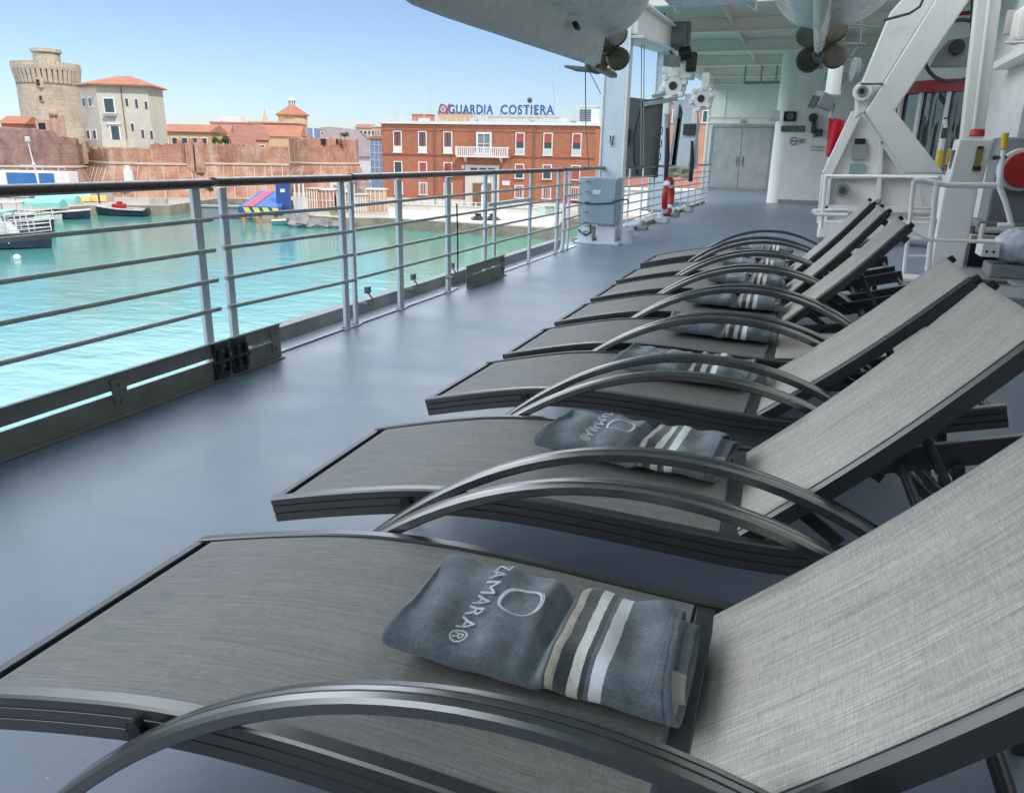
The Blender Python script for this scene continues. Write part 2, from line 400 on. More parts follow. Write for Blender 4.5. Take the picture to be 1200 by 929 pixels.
        if bevel:
            md = o.modifiers.new('edges', 'BEVEL'); md.width = bevel; md.segments = seg; md.limit_method = 'ANGLE'; md.angle_limit = math.radians(40)
        return o

def tag(o, label=None, cat=None, group=None, kind=None):
    if label: o['label'] = label
    if cat: o['category'] = cat
    if group: o['group'] = group
    if kind: o['kind'] = kind
    return o
def thing(name, label, cat, loc=(0, 0, 0), rz=0.0, group=None):
    o = bpy.data.objects.new(name, None); COL.objects.link(o); o.empty_display_size = 0.2
    o.location = loc; o.rotation_euler = (0, 0, rz); ORI[o.name] = Vector(loc)
    return tag(o, label, cat, group)
def struct(o): o['kind'] = 'structure'; return o
def copy_tree(o, parent=None):
    c = o.copy(); COL.objects.link(c); ORI[c.name] = ORI[o.name]
    if parent is not None: c.parent = parent
    for ch in list(o.children): copy_tree(ch, c)
    return c
def text_mb(txt, size, depth, align='LEFT', spacing=1.0, bold=0.0):
    """flat lettering as a bmesh (x right, y up)"""
    cu = bpy.data.curves.new('lettering', 'FONT'); cu.body = txt; cu.size = size; cu.extrude = depth; cu.align_x = align; cu.space_character = spacing
    cu.resolution_u = 3; cu.offset = bold
    o = bpy.data.objects.new('lettering', cu); COL.objects.link(o)
    dg = bpy.context.evaluated_depsgraph_get(); me = bpy.data.meshes.new_from_object(o.evaluated_get(dg))
    m = MB(); m.bm.from_mesh(me); bpy.data.objects.remove(o); bpy.data.meshes.remove(me); bpy.data.curves.remove(cu)
    return m

# ------------------------------------------------------------------ camera, light, sky
cam = bpy.data.cameras.new('camera'); co = bpy.data.objects.new('camera', cam); COL.objects.link(co)
cam.sensor_width = 36; cam.lens = 36*_f/1200; cam.clip_start = 0.05; cam.clip_end = 9000
Mx = Matrix.Identity(4)
for r in range(3):
    Mx[r][0] = (CX, CY, CZ)[r].x; Mx[r][1] = (CX, CY, CZ)[r].y; Mx[r][2] = -(CX, CY, CZ)[r].z
Mx[2][3] = CAMH
co.matrix_world = Mx; SC.camera = co
SUN_AZ = Vector((0.92, -0.39)).normalized(); SUN_EL = math.radians(50)
FILL_VEIL = 34.0
w = bpy.data.worlds.new('World'); SC.world = w; w.use_nodes = True
wt = w.node_tree; bg = wt.nodes['Background']; sky = wt.nodes.new('ShaderNodeTexSky'); sky.sky_type = 'NISHITA'
sky.sun_disc = False; sky.sun_elevation = SUN_EL; sky.sun_rotation = math.atan2(SUN_AZ.x, SUN_AZ.y)
sky.air_density = 1.0; sky.dust_density = 0.35; sky.ozone_density = 1.6; sky.altitude = 0
# clear blue low over the town; a bright bank of thin cloud, added to light the deck, stands out of view over the water side
hs = wt.nodes.new('ShaderNodeHueSaturation'); hs.inputs['Saturation'].default_value = 1.0; hs.inputs['Value'].default_value = 1.0
wt.links.new(sky.outputs[0], hs.inputs['Color'])
wn = N(wt)
tcw = wn.new('ShaderNodeTexCoord'); sxyz = wn.new('ShaderNodeSeparateXYZ'); wn.link(tcw.outputs['Generated'], sxyz.inputs[0])
cn = wn.noise(tcw.outputs['Generated'], 2.6, 7, 0.6, 0.6)
lift = wn.math('ADD', sxyz.outputs[2], wn.math('MULTIPLY', wn.math('SUBTRACT', cn, 0.5), 0.06))
bank = wn.math('MULTIPLY', wn.ramp(lift, [(0.185, 0.0), (0.255, 1.0)]), wn.ramp(lift, [(0.52, 1.0), (0.74, 0.12)]))
side = wn.ramp(wn.math('ADD', wn.math('MULTIPLY', sxyz.outputs[0], -0.5), 0.5), [(0.40, 0.0), (0.66, 1.0)])
veil = wn.math('MULTIPLY', bank, side)
fill_veilc = wn.ramp(cn, [(0.3, (0.70, 0.83, 0.98)), (0.65, (0.88, 0.94, 1.0))])
vs_ = wn.new('ShaderNodeMix', data_type='RGBA', blend_type='MULTIPLY'); vs_.inputs[0].default_value = 1.0
wn.link(fill_veilc, vs_.inputs[6]); vs_.inputs[7].default_value = (FILL_VEIL, FILL_VEIL, FILL_VEIL, 1)
skyc = wn.mix(1.0, hs.outputs[0], wn.ramp(sxyz.outputs[2], [(0.0, (0.80, 0.90, 1.16)), (0.20, (0.92, 0.99, 1.08))]), 'MULTIPLY')
wn.link(wn.mix(veil, skyc, vs_.outputs[2]), bg.inputs[0])
bg.inputs[1].default_value = 0.13
sl = bpy.data.lights.new('sun', 'SUN'); sl.energy = 4.8; sl.angle = math.radians(0.5); sl.color = (1.0, 0.955, 0.89)
so = bpy.data.objects.new('sun', sl); COL.objects.link(so)
so.rotation_euler = Vector((-SUN_AZ.x*math.cos(SUN_EL), -SUN_AZ.y*math.cos(SUN_EL), -math.sin(SUN_EL))).to_track_quat('-Z', 'Y').to_euler()
SC.view_settings.view_transform = 'Standard'; SC.view_settings.look = 'None'; SC.view_settings.exposure = 0
SC.cycles.max_bounces = 10; SC.cycles.diffuse_bounces = 6; SC.cycles.use_denoising = True

# ================================================================== THE DECK AND ITS FURNITURE
# ------------------------------------------------------------------ deck (setting)
XR = -3.17                                                          # line of the railing
m = MB(); m.bb((-3.46, -14, -0.35), (3.2, 36.3, 0.0)); m.bb((-4.7, 24.65, -0.35), (-3.46, 36.3, 0.0)); deck = struct(m.build('deck', DECK)); deck['label'] = 'blue grey painted open deck of the ship'
m = MB()
m.bb((-3.36, 4.06, 0.004), (-3.19, 7.02, 0.012)); m.bb((-3.36, 8.12, 0.004), (-3.19, 11.3, 0.012))
struct(m.build('deck_edge_strip', BLUEW, bevel=0.003))
m = MB()
m.bb((-3.44, 4.06, 0.0), (-3.36, 11.0, 0.105)); m.bb((-3.46, 4.06, 0.105), (-3.35, 11.0, 0.118))
m.bb((-3.44, 11.9, 0.0), (-3.05, 12.3, 0.06)); m.bb((-3.1, 12.3, 0.0), (-2.98, 24.6, 0.07))
struct(m.build('deck_coaming', COAM, bevel=0.004))
m = MB(); m.grid(lambda u, v: Vector((-3.47-0.25*math.sin(u*1.5)**2, -40+90*v, -0.2-8.0*u)), 8, 6)
struct(m.build('hull_side', paint('ship_hull_blue', (0.04, 0.06, 0.14), 0.35)))

# ------------------------------------------------------------------ railings
def railing(label, y0, y1, posts, zr, zend=None, x0=XR, x1=XR, ph=1.085, group='railing sections along the deck edge', toe=None, cont=False):
    loc = ((x0+x1)/2, (y0+y1)/2, 0)
    t = thing('deck_railing', label, 'railing', loc, 0, group)
    X = lambda y: x0+(x1-x0)*(y-y0)/(y1-y0)
    z2 = zend if zend else zr
    hz0, hz1 = 1.112, 1.106
    m = MB(); sec = [(-0.034, -0.008), (-0.038, 0.006), (-0.032, 0.022), (-0.014, 0.031), (0.014, 0.031), (0.032, 0.022), (0.038, 0.006), (0.034, -0.008)]
    p, q = Vector((x0, y0, hz0)), Vector((x1, y1, hz1)); sd = (q-p).cross(Vector((0, 0, 1))).normalized()
    m.sweep([p+(q-p)*k/6 for k in range(7)], sec, side=sd); m.build('handrail', TEAK, t, smooth=50)
    m = MB(); m.bar((x0, y0+.01, hz0-0.014), (x1, y1-.01, hz1-0.014), 0.05, 0.010); m.build('handrail_bracket', RAILG, t)
    for a, b in zip(zr, z2):
        m = MB(); m.tube([(x0+.012, y0+0.015, a), (x1+.012, y1-0.015, b)], 0.0125, 10); m.build('rail', RAILG, t, smooth=40)
    for y, w, dp in posts:
        m = MB(); x = X(y)
        w *= .78; dp = .028; m.bb((x-dp/2-.03, y-w/2, 0.0), (x+dp/2-.03, y+w/2, ph))
        m.bb((x-dp/2-.045, y-w/2-0.03, 0.0), (x+dp/2-.015, y+w/2+0.03, 0.012))
        m.build('post', BLUEW, t, bevel=0.004)
    if toe:
        for a, b in toe:
            m = MB()
            m.bb((XR+.045, a, 0.004), (XR+.053, b, 0.124)); m.bb((XR+.045, a, 0.144), (XR+.053, b, 0.232))
            m.bb((XR+.053, a, 0.225), (XR+.068, b, 0.232)); m.bb((XR+.053, a, 0.004), (XR+.085, b, 0.011))
            tb = m.build('toe_board', TOEB, t, bevel=0.002)
            k = max(1, int((b-a)/0.75))
            for i in range(k+1):
                y = a+0.06+(b-a-0.12)*i/k; m = MB()
                m.prism([(XR+.0535, y-0.035, 0.06), (XR+.0535, y+0.035, 0.06), (XR+.0535, y+0.05, 0.20), (XR+.0535, y-0.05, 0.20)], (0.012, 0, 0))
                for dz in (0.085, 0.175): m.cyl((XR+.062, y, dz), (XR+.078, y, dz), 0.011, n=8)
                m.build('clamp_plate', TOEB, tb, bevel=0.002)
            for y in ((b-.07,) if b < 3.56 else ((a+.07,) if b < 4.1 else ())):
                m = MB(); m.bb((XR+.0535, y-.06, .01), (XR+.075, y+.06, .225)); m.bb((XR+.0535, y-.045, .05), (XR+.10, y-.025, .19)); m.bb((XR+.0535, y+.025, .05), (XR+.10, y+.045, .19)); m.cyl((XR+.088, y-.07, .12), (XR+.088, y+.07, .12), .013, n=10); hb = m.build('hinge_bracket', FRAMED, tb, bevel=.003)
    return t
Z4 = [0.915, 0.744, 0.572, 0.404]
railing('nearest railing section with long dark toe board, leftmost at the deck edge', -2.6, 3.585, [(-2.4, .07, .05), (-.1, .07, .05), (2.14, .06, .05), (3.50, .075, .055)], Z4, toe=[(-2.5, 3.55)])
t = railing('railing section with the short dark toe board end and no kinks, right of the double posts', 3.625, 5.04, [(3.72, .07, .055), (4.97, .075, .055)], [0.925, 0.748, 0.572, 0.40], [0.905, 0.73, 0.56, 0.368], toe=[(3.565, 4.05)])
t['label'] = 'second railing section from the left, behind the colourful barge'
t = railing('third railing section', 5.06, 10.35, [(5.10, .05, .055), (5.83, .10, .055), (6.79, .10, .05), (7.71, .075, .05), (7.98, .07, .05), (9.15, .075, .05), (10.28, .11, .05)], [0.915, 0.735, 0.555, 0.375], toe=[(7.05, 8.09)])
t['label'] = 'long third railing section with seven posts in front of the brick building'
m = MB(); m.bb((XR-.05, 7.78, 0.76), (XR-.01, 9.13, 0.80)); m.build('crossbar', BLUEW, t, bevel=0.004)
m = MB(); m.tube([(XR+.03, 6.86, .84), (XR+.035, 6.87, .5), (XR+.03, 6.88, .2)], .007, 6); m.build('lanyard', BLACK, t, smooth=40)
for y in (5.16, 5.92, 6.72):
    m = MB(); m.cyl((XR-.02, y, .16), (XR+.05, y, .16), .02, n=8); m.box((XR+.03, y+.03, .27), (.03, .05, .05)); m.tube([(XR+.03, y+.02, .26), (XR+.05, y+.06, .2), (XR+.04, y+.07, .12)], .006, 6)
    m.build('latch', GREYB, t, smooth=40)
t = railing('fourth', 10.42, 11.45, [(10.62, .10, .05), (10.86, .06, .05)], [0.915, 0.76, 0.605, 0.45, 0.295], x0=XR, x1=-3.2)
t['label'] = 'short railing section between double white posts and the grey cabinet'
t = railing('fifth', 11.5, 24.4, [(12.35+k*1.09, .06, .05) for k in range(12)], [0.93, 0.78, 0.63, 0.48, 0.33, 0.18], x0=-3.20, x1=-2.88)
t['label'] = 'farthest railing section, six thin rails running behind the grey cabinet to the bulkhead'

# little white feet and lumps at the far rail foot
for k, (y, s) in enumerate(((13.2, .16), (14.6, .14), (16.5, .20), (18.4, .13), (20.3, .16))):
    m = MB(); m.bb((-2.95, y-s, 0.0), (-2.95+s*1.2, y+s, s*.55)); m.cyl((-2.88, y, s*.5), (-2.88, y, s*.5+.1), s*.35, n=12)
    o = m.build('deck_fitting', BLUEW if k % 2 == 0 else COAM, None, bevel=0.01, smooth=40)
    tag(o, 'small white and grey deck fitting at the foot of the far railing', 'deck fitting', 'deck fittings along the far railing')

# ------------------------------------------------------------------ sun loungers
LP = [(-1.37, .333), (-1.26, .362), (-1.15, .389), (-1.04, .414), (-.94, .434), (-.84, .448), (-.74, .456), (-.64, .460), (-.52, .4595), (-.40, .456), (-.28, .450), (-.16, .444), (-.05, .440), (.05, .443), (.16, .457), (.28, .482), (.40, .514), (.52, .547), (.66, .585)]
def lz(x):
    for (a, za), (b, zb) in zip(LP, LP[1:]):
        if a <= x <= b: return za+(zb-za)*(x-a)/(b-a)
    return LP[0][1] if x < LP[0][0] else LP[-1][1]
SH = 0.40                                                            # lounger origin sits under its middle (x = -0.40)
W2 = 0.315
LGROUP = 'sun loungers in a row'
def make_lounger():
    t = thing('sun_lounger', 'x', 'sun lounger', (0, 0, 0), 0, LGROUP)
    fine = []
    for (a, za), (b, zb) in zip(LP, LP[1:]): fine += [(a, za), ((a+b)/2, lz((a+b)/2))]
    fine.append(LP[-1])
    # smooth the polyline a little
    fz = [fine[0]]+[(x, (fine[i-1][1]+2*z+fine[i+1][1])/4) for i, (x, z) in list(enumerate(fine))[1:-1]]+[fine[-1]]
    for s in (-1, 1):
        o = W2*s
        sec = [(0.016, 0), (0.010, 0.004), (-0.010, 0.004), (-0.016, 0), (-0.016, -0.070), (0.016, -0.070)]
        if s > 0: sec = [(0.016, -0.003), (0.012, 0.002), (-0.010, 0.003), (-0.014, 0), (-0.014, -0.070), (0.016, -0.070), (0.016, -0.047), (0.0125, -0.045), (0.016, -0.043), (0.016, -0.024), (0.0125, -0.022), (0.016, -0.020)]
        else: sec = [(-0.016, -0.003), (-0.012, 0.002), (0.010, 0.003), (0.014, 0), (0.014, -0.070), (-0.016, -0.070), (-0.016, -0.047), (-0.0125, -0.045), (-0.016, -0.043), (-0.016, -0.024), (-0.0125, -0.022), (-0.016, -0.020)]
        m = MB(); m.sweep([(x+SH, o, z) for x, z in fz], sec); m.build('side_rail', FRAME, t, local=True, smooth=35)
        # arm: a bowed leg that leaves the deck by the foot, arches over the seat and runs down behind the back
        P = []
        for k in range(41):
            x = -1.30 + k*(0.72+1.30)/40
            z = 0.640-0.575*(x+0.25)**2 if x > -0.25 else 0.640-0.585*(x+0.25)**2
            if x > -0.25: z = 0.640-0.52*(x+0.25)**2-0.16*max(0, x+.1)**2.5
            P.append((x+SH, s*(W2+0.047), max(z, 0.0)+0.0))
        sec = [(-.0235, -.010), (-.0235, .006), (-.019, .0125), (-.0085, .0145), (-.0075, .0125), (-.0055, .0125), (-.0045, .0148), (.0045, .0148), (.0055, .0125), (.0075, .0125), (.0085, .0145), (.019, .0125), (.0235, .006), (.0235, -.010), (.018, -.0145), (-.018, -.0145)]
        m = MB(); m.sweep(P, sec); am = m.build('arm', ARMM, t, local=True, smooth=30)
        for x in (-.93, .14):
            m = MB(); m.cyl((x+SH, s*(W2+.014), lz(x)-.035), (x+SH, s*(W2+.030), lz(x)-.035), .016, n=12)
            m.build('arm_bolt', BLACK, am, local=True, smooth=40)
    m = MB(); m.bb((-1.372+SH, -W2+.014, .264), (-1.350+SH, W2-.014, .334)); m.bb((-1.350+SH, -W2+.014, .290), (-1.315+SH, W2-.014, .308)); m.build('foot_bar', FRAMED, t, local=True, bevel=0.003)
    m = MB(); m.bb((-.112+SH, -W2+.013, .405), (-.074+SH, W2-.013, .438)); m.build('hinge_bar', FRAMED, t, local=True, bevel=0.003)
    for x, d in ((-.75, .055), (.36, .055), (.64, .05)):
        m = MB(); m.tube([(x+SH, -W2+.013, lz(x)-d), (x+SH, W2-.013, lz(x)-d)], .014, 10); m.build('crossbar', FRAMED, t, local=True, smooth=40)
    for s in (-1, 1):
        m = MB(); m.bar((.50+SH, s*(W2-.03), lz(.5)-.06), (.60+SH, s*(W2-.03), 0.0), .03, .03); m.build('rear_leg', FRAMED, t, local=True, bevel=.003)
    x0, x1 = -1.322, -.118
    def f(u, v):
        x = x0+(x1-x0)*u; y = (-1+2*v)*(W2-.0165)
        return Vector((x+SH, y, lz(x)-.0035-.010*(1-(2*v-1)**2)*math.sin(PI*u)**.6))
    m = MB(); m.grid(f, 46, 8); m.build('seat_sling', SEAT_SHADED, t, local=True, smooth=60, keepn=False)
    return t
def make_back(t, ang, prop=True):
    """reclining back, hinged behind the seat"""
    LB = 0.78; wb = W2-.016-.0165
    conc = lambda u: -.016*math.sin(PI*u)
    m = MB()
    for s in (-1, 1):
        y = s*(wb-.013)
        sec = [(-.015, -.040), (.015, -.040), (.015, -.004), (.009, .004), (-.009, .004), (-.015, -.004)]
        m.sweep([(LB*k/16, y, conc(k/16)) for k in range(17)], sec)
    m.bb((LB-.022, -wb+.03, -.034), (LB-.001, wb-.03, -.0095))
    m.bb((.004, -wb+.03, -.034), (.024, wb-.03, -.011))
    b = m.build('backrest', FRAME, t, local=True, smooth=35)
    m = MB(); m.grid(lambda u, v: Vector((LB*u, (-1+2*v)*(wb-.012), conc(u)+.0015-.009*(1-(2*v-1)**2)*math.sin(PI*u)**.6+(.004 if abs(2*v-1) > .97 else 0))), 36, 10)
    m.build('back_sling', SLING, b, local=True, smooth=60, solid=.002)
    for s in (-1, 1):
        m = MB(); m.cyl((LB-.004, s*(wb-.013), -.016), (LB+.022, s*(wb-.013), -.016), .0165, .013, n=12); m.build('end_cap', BLACK, b, local=True, smooth=40)
        m = MB(); m.cyl((LB-.07, s*(wb-.013), -.058), (LB-.035, s*(wb-.013), -.050), .013, n=10)
        m.build('end_cap', BLACK, b, local=True, smooth=40)
    b.location = (-.072+SH, 0, .436); b.rotation_euler = (0, -math.radians(ang), 0)
    if prop:
        A = math.radians(ang); bx, bz = -.072+SH, .436
        m = MB()
        for s in (-1, 1):
            y = s*(wb-.06)
            p = (bx+.46*math.cos(A)+.075*math.sin(A), y, bz+.46*math.sin(A)-.075*math.cos(A))
            m.tube([p, (.44+SH, y*.97, lz(.44)-.05)], .009, 8)
            m.bar((bx+.16*math.cos(A), y, bz+.16*math.sin(A)-.04), (.16+SH, y, lz(.16)-.03), .012, .03)
            m.bar((bx+.21*math.cos(A), y, bz+.21*math.sin(A)-.04), (.30+SH, y*.96, lz(.3)-.05), .010, .026)
        m.tube([(bx+.46*math.cos(A)+.075*math.sin(A), -(wb-.06), bz+.46*math.sin(A)-.075*math.cos(A)), (bx+.46*math.cos(A)+.075*math.sin(A), wb-.06, bz+.46*math.sin(A)-.075*math.cos(A))], .009, 8)
        m.build('back_prop', FRAMED, t, local=True, smooth=40)
    return b
#            y centre, dx, yaw(deg), back angle, label
LOUNG = [(1.10, .005, 1.0, 45.5, 'nearest grey sling sun lounger, in the foreground with its raised back cut by the frame'),
         (2.03, .000, 2.2, 46.0, 'second sun lounger from the camera, back raised, towel logo half hidden by its arm'),
         (3.01, -.005, -.8, 42.5, 'third sun lounger from the camera, its raised back lower than the farther ones'),
         (3.85, .010, .3, 9.0, 'fourth sun lounger from the camera, nearer of the two with the back laid flat'),
         (4.71, .010, 0, 46.0, 'fifth sun lounger from the camera, nearest of the three far raised backs'),
         (5.60, -.005, .4, 48.0, 'sixth sun lounger from the camera, middle of the three far raised backs'),
         (6.50, -.030, 0, 48.0, 'seventh sun lounger from the camera, farthest of the raised backs'),
         (7.62, -.060, -.4, 9.0, 'farthest sun lounger of the row, back laid flat beyond the last raised one')]
proto = make_lounger()
for i, (yc, dx, rz, ang, lab) in enumerate(LOUNG):
    if i == 0: o = proto; kids = None
    else:
        o = proto.copy(); COL.objects.link(o); ORI[o.name] = Vector((0, 0, 0))
        for ch in base_kids: copy_tree(ch, o)
    if i == 0: base_kids = list(proto.children)
    o.location = (-SH+dx, yc, 0.0); o.rotation_euler = (0, 0, math.radians(rz)); o['label'] = lab
for i, (yc, dx, rz, ang, lab) in enumerate(LOUNG):
    o = [x for x in COL.objects if x.get('label') == lab][0]
    make_back(o, ang, ang > 20)

# ------------------------------------------------------------------ towels, one rolled on each lounger
def rollpt(u, s):
    """u along the roll 0..1, s along the cloth 0..1 (0 outer edge, 1 core); returns local x, y, z"""
    turns = 2.6
    a = -0.35*PI + s*turns*2*PI
    k = 1-0.30*s*turns/2.6
    hw = 0.163*(1-0.14*s*turns); hh = 0.043*(1-0.34*s*turns)
    ca, sa = math.cos(a), math.sin(a)
    e = 0.55
    y = hw*math.copysign(abs(ca)**e, ca); z = hh*math.copysign(abs(sa)**0.75, sa)
    return y, z
def make_towel(lab, seed, i):
    rnd = random.Random(seed)
    t = thing('rolled_towel', lab, 'towel', (0, 0, 0), 0, 'rolled towels on the loungers')
    L = 0.53
    ph = [rnd.uniform(0, 6.28) for _ in range(8)]
    def top(u, y):
        """height scale and crease along the roll"""
        c = 1-0.40*math.exp(-((u-0.555)/0.035)**2)-.10*math.exp(-((u-.30)/.2)**2)
        c *= 1+0.05*math.sin(9*u+ph[0]+14*y)+0.04*math.sin(23*u+ph[1]-20*y)
        if u > .57: c *= 1+.10*min(1, (u-.57)/.04)
        return c
    def P(u, s):
        y, z = rollpt(u, s)
        w = 1+0.02*math.sin(7*u+ph[2])-0.05*math.exp(-((u-0.555)/0.05)**2)
        if u < .5: w *= 1.0+.10*(0.5-u)
        x = -L/2+L*u
        inner = max(0, s-.14)
        if u > .9: x += (.012*math.sin(5*PI*s+ph[3])+.030*min(1, inner*3)*(1 if s < .62 else .2))*((u-.9)/.1)
        if u < .06: x += 0.012*(1-u/.06)*(abs(z)/.03)**2
        x += 0.007*math.sin(y*14+ph[4])*(1-u)
        zz = (z+.043)*top(u, y)
        zz += 0.005*math.sin(31*u+11*y+ph[5])*(zz/.07)+0.0025*math.sin(60*y+ph[6]+9*u)*(zz/.07)
        return Vector((x, y*w, zz))
    NU, NS = 72, 150
    m = MB(); uvl = m.bm.loops.layers.uv.new('UVMap'); vs = []
    for a in range(NU+1):
        vs.append([m.bm.verts.new(P(a/NU, b/NS)) for b in range(NS+1)])
    for a in range(NU):
        for b in range(NS):
            f = m.face([vs[a][b], vs[a+1][b], vs[a+1][b+1], vs[a][b+1]])
            if f:
                for lp, (q, r) in zip(f.loops, ((a, b), (a+1, b), (a+1, b+1), (a, b+1))): lp[uvl].uv = (q/NU, r/NS)
    # outer fold closed at the left end
    cap = [vs[0][b] for b in range(0, int(NS/2.6)+1, 2)]
    m.face(cap)
    o = m.build('cloth', TOWEL, t, local=True, smooth=70, solid=.0045)
    # stitched hem
    def surf(x, y):
        u = (x+L/2)/L; yy = max(-.162, min(.162, y))
        best = 0.043*(max(0.0, 1-abs(yy/.163)**(1/.55*2)))**(.375)
        zz = (best+.043)*top(u, yy)
        zz += 0.005*math.sin(31*u+11*yy+ph[5])*(zz/.07)+0.0025*math.sin(60*yy+ph[6]+9*u)*(zz/.07)
        return zz+.0042
    def drape(mm):
        bmesh.ops.triangulate(mm.bm, faces=mm.bm.faces)
        bmesh.ops.subdivide_edges(mm.bm, edges=[e for e in mm.bm.edges if e.calc_length() > .008], cuts=1)
        for v in mm.bm.verts:
            v.co = Vector((v.co.x, v.co.y, surf(v.co.x, v.co.y)+v.co.z))
    m = text_mb('AZAMARA\u00ae', 0.045, .0004, spacing=1.10)
    kx = .315/max(v.co.x for v in m.bm.verts)
    # reading runs from the far edge (+y) towards the camera (-y); letter tops point to +x
    M = Matrix(((0, 1, 0, -.136), (-kx, 0, 0, .178), (0, 0, 1, 0), (0, 0, 0, 1)))
    bmesh.ops.transform(m.bm, matrix=M, verts=m.bm.verts)
    bmesh.ops.delete(m.bm, geom=[v for v in m.bm.verts if v.co.y > .148], context='VERTS')
    drape(m); m.build('lettering', EMBR, o, local=True)
    # ring emblem with a small swash
    m = MB(); cx, cy = -.048, .014
    n = 40
    for k in range(n):
        a0, a1 = 2*PI*k/n, 2*PI*(k+1)/n
        w0, w1 = .0014+.0014*(1+math.cos(a0-2.4)), .0014+.0014*(1+math.cos(a1-2.4))
        pt = lambda a, r: (cx+math.cos(a)*r, cy+math.sin(a)*r*1.05, 0)
        m.quad(pt(a0, .041-w0), pt(a1, .041-w1), pt(a1, .041+w1), pt(a0, .041+w0))
    for k in range(14):
        a0, a1 = -.9+1.5*k/14, -.9+1.5*(k+1)/14
        r0, r1 = .042+.005*k/14, .042+.005*(k+1)/14
        pt = lambda a, r: (cx+math.cos(a)*r, cy+math.sin(a)*r*1.05, 0)
        m.quad(pt(a0, r0-.0015), pt(a1, r1-.0015), pt(a1, r1+.003*math.sin(PI*(k+1)/14)), pt(a0, r0+.003*math.sin(PI*k/14)))
    bmesh.ops.remove_doubles(m.bm, verts=m.bm.verts, dist=.00001)
    drape(m); m.build('emblem', EMBR, o, local=True)
    # seam lines near the right hem
    m = MB()
    for xs in (.232, .240):
        for k in range(46):
            y0, y1 = -.145+.29*k/46, -.145+.29*(k+.6)/46
            m.quad((xs-.0006, y0, 0), (xs+.0006, y0, 0), (xs+.0006, y1, 0), (xs-.0006, y1, 0))
    drape(m); m.build('hem_stitching', FRAMED, o, local=True)
    return t
TW = [(-.360, 1.135, 0.0, .93, 'large folded towel with white lettering on the nearest lounger, fully in view'),
      (-.405, 2.13, -3.0, .95, 'folded towel on the second lounger, crossed by the lounger arm'),
      (-.40, 3.09, -4, .97, 'folded towel on the third lounger, below two bowed arms'),
      (-.36, 3.93, 1, .95, 'folded towel on the fourth lounger, the nearer flat backed one'),
      (-.37, 4.78, 2, .95, 'folded towel on the fifth lounger, before the nearest far raised back'),
      (-.36, 5.67, 0, .92, 'folded towel on the sixth lounger, before the middle far raised back'),
      (-.36, 6.58, 2, .92, 'folded towel on the seventh lounger, before the farthest raised back'),
      (-.36, 7.70, 1, .9, 'farthest folded towel, on the last lounger of the row')]
for i, (x, y, rz, s, lab) in enumerate(TW):
    t = make_towel(lab, 11+i, i)
    t.location = (x, y, lz(x)-.006); sl_ = math.atan2(lz(x+.2)-lz(x-.2), .4)
    t.rotation_euler = (0, -sl_, math.radians(rz)); t.scale = (s, s, s)

# ================================================================== SHIP STRUCTURE ROUND THE DECK
def P3(px, py, y): return ony(px, py, y)
# cabinet on its pedestal
t = thing('electrical_cabinet', 'blue grey metal cabinet on a pale pedestal at the deck edge railing', 'cabinet', (-3.03, 11.9, 0))
m = MB(); m.bb((-3.33, 11.75, .285), (-2.73, 12.10, .985)); m.build('body', CABG, t, bevel=.012)
m = MB(); m.bb((-3.31, 11.735, .31), (-2.75, 11.748, .955)); d = m.build('door', CABG, t, bevel=.004)
m = MB(); m.bb((-2.79, 11.722, .60), (-2.77, 11.735, .68)); m.build('handle', GREYB, d)
m = MB(); m.bb((-3.10, 11.729, .745), (-2.98, 11.734, .81)); m.build('name_plate', SIGNW, d)
m = MB(); m.bb((-3.02, 11.80, 0), (-2.74, 12.05, .28)); m.bb((-3.32, 11.80, 0), (-3.1, 12.05, .25)); m.bb((-3.36, 11.7, 0), (-2.66, 12.1, .035)); m.build('pedestal', BLUEW, t, bevel=.006)
m = MB(); m.tube([(-3.42, 11.73, .62), (-3.1, 11.715, .60), (-2.8, 11.72, .625), (-2.68, 11.75, .67), (-2.6, 11.9, .68), (-2.62, 12.1, .62)], .011, 8); m.build('cable', DGREY, t, smooth=40)
m = MB(); m.tube([(-3.12, 11.76, .28), (-3.1, 11.72, .17), (-3.16, 11.68, .13), (-3.26, 11.7, .17), (-3.3, 11.76, .2)], .016, 8); m.build('hose', BLACK, t, smooth=40)
m = MB(); m.lathe((-2.60, 12.0, 0), [(.10, 0), (.10, .20), (.12, .20), (.12, .24), (.0, .24)], 16)
tag(m.build('deck_vent', BLUEW, None, smooth=40), 'short pale round vent beside the cabinet pedestal', 'vent')

# outboard davit tower left
def tower(label, x, y, w, d, z0, z1, group=None):
    t = thing('davit_column', label, 'davit column', (x, y, 0), 0, group)
    m = MB(); m.bb((x-w/2, y, z0), (x+w/2, y+d, z1)); m.build('column', BLUEW, t, bevel=.02)
    m = MB(); m.bb((x-w/2-.03, y-.02, z0), (x-w/2, y+.02, z1)); m.bb((x+w/2, y-.02, z0), (x+w/2+.03, y+.02, z1)); m.build('flange', WHITE, t, bevel=.004)
    m = MB(); m.bb((x-w/2-.14, y-.1, z0), (x+w/2+.14, y+d+.1, z0+.04)); m.build('foot_plate', COAM, t, bevel=.004)
    return t
t = tower('near pale blue davit column behind the grey cabinet', -3.05, 12.6, .34, .35, 0, 3.9)
m = MB(); m.bb((-3.10, 12.585, 1.45), (-3.02, 12.597, 1.62)); pl = m.build('notice_plate', SIGNW, t)
m = MB(); m.bb((-3.088, 12.575, 1.50), (-3.072, 12.584, 1.61)); m.bb((-3.048, 12.575, 1.47), (-3.032, 12.584, 1.61)); m.bb((-3.072, 12.575, 1.47), (-3.048, 12.584, 1.49)); m.build('notice_mark', BLACK, pl)
t = tower('far pale davit column between the grey boarding ladder and the winches', -3.66, 20.0, .34, .35, 0, 4.2)
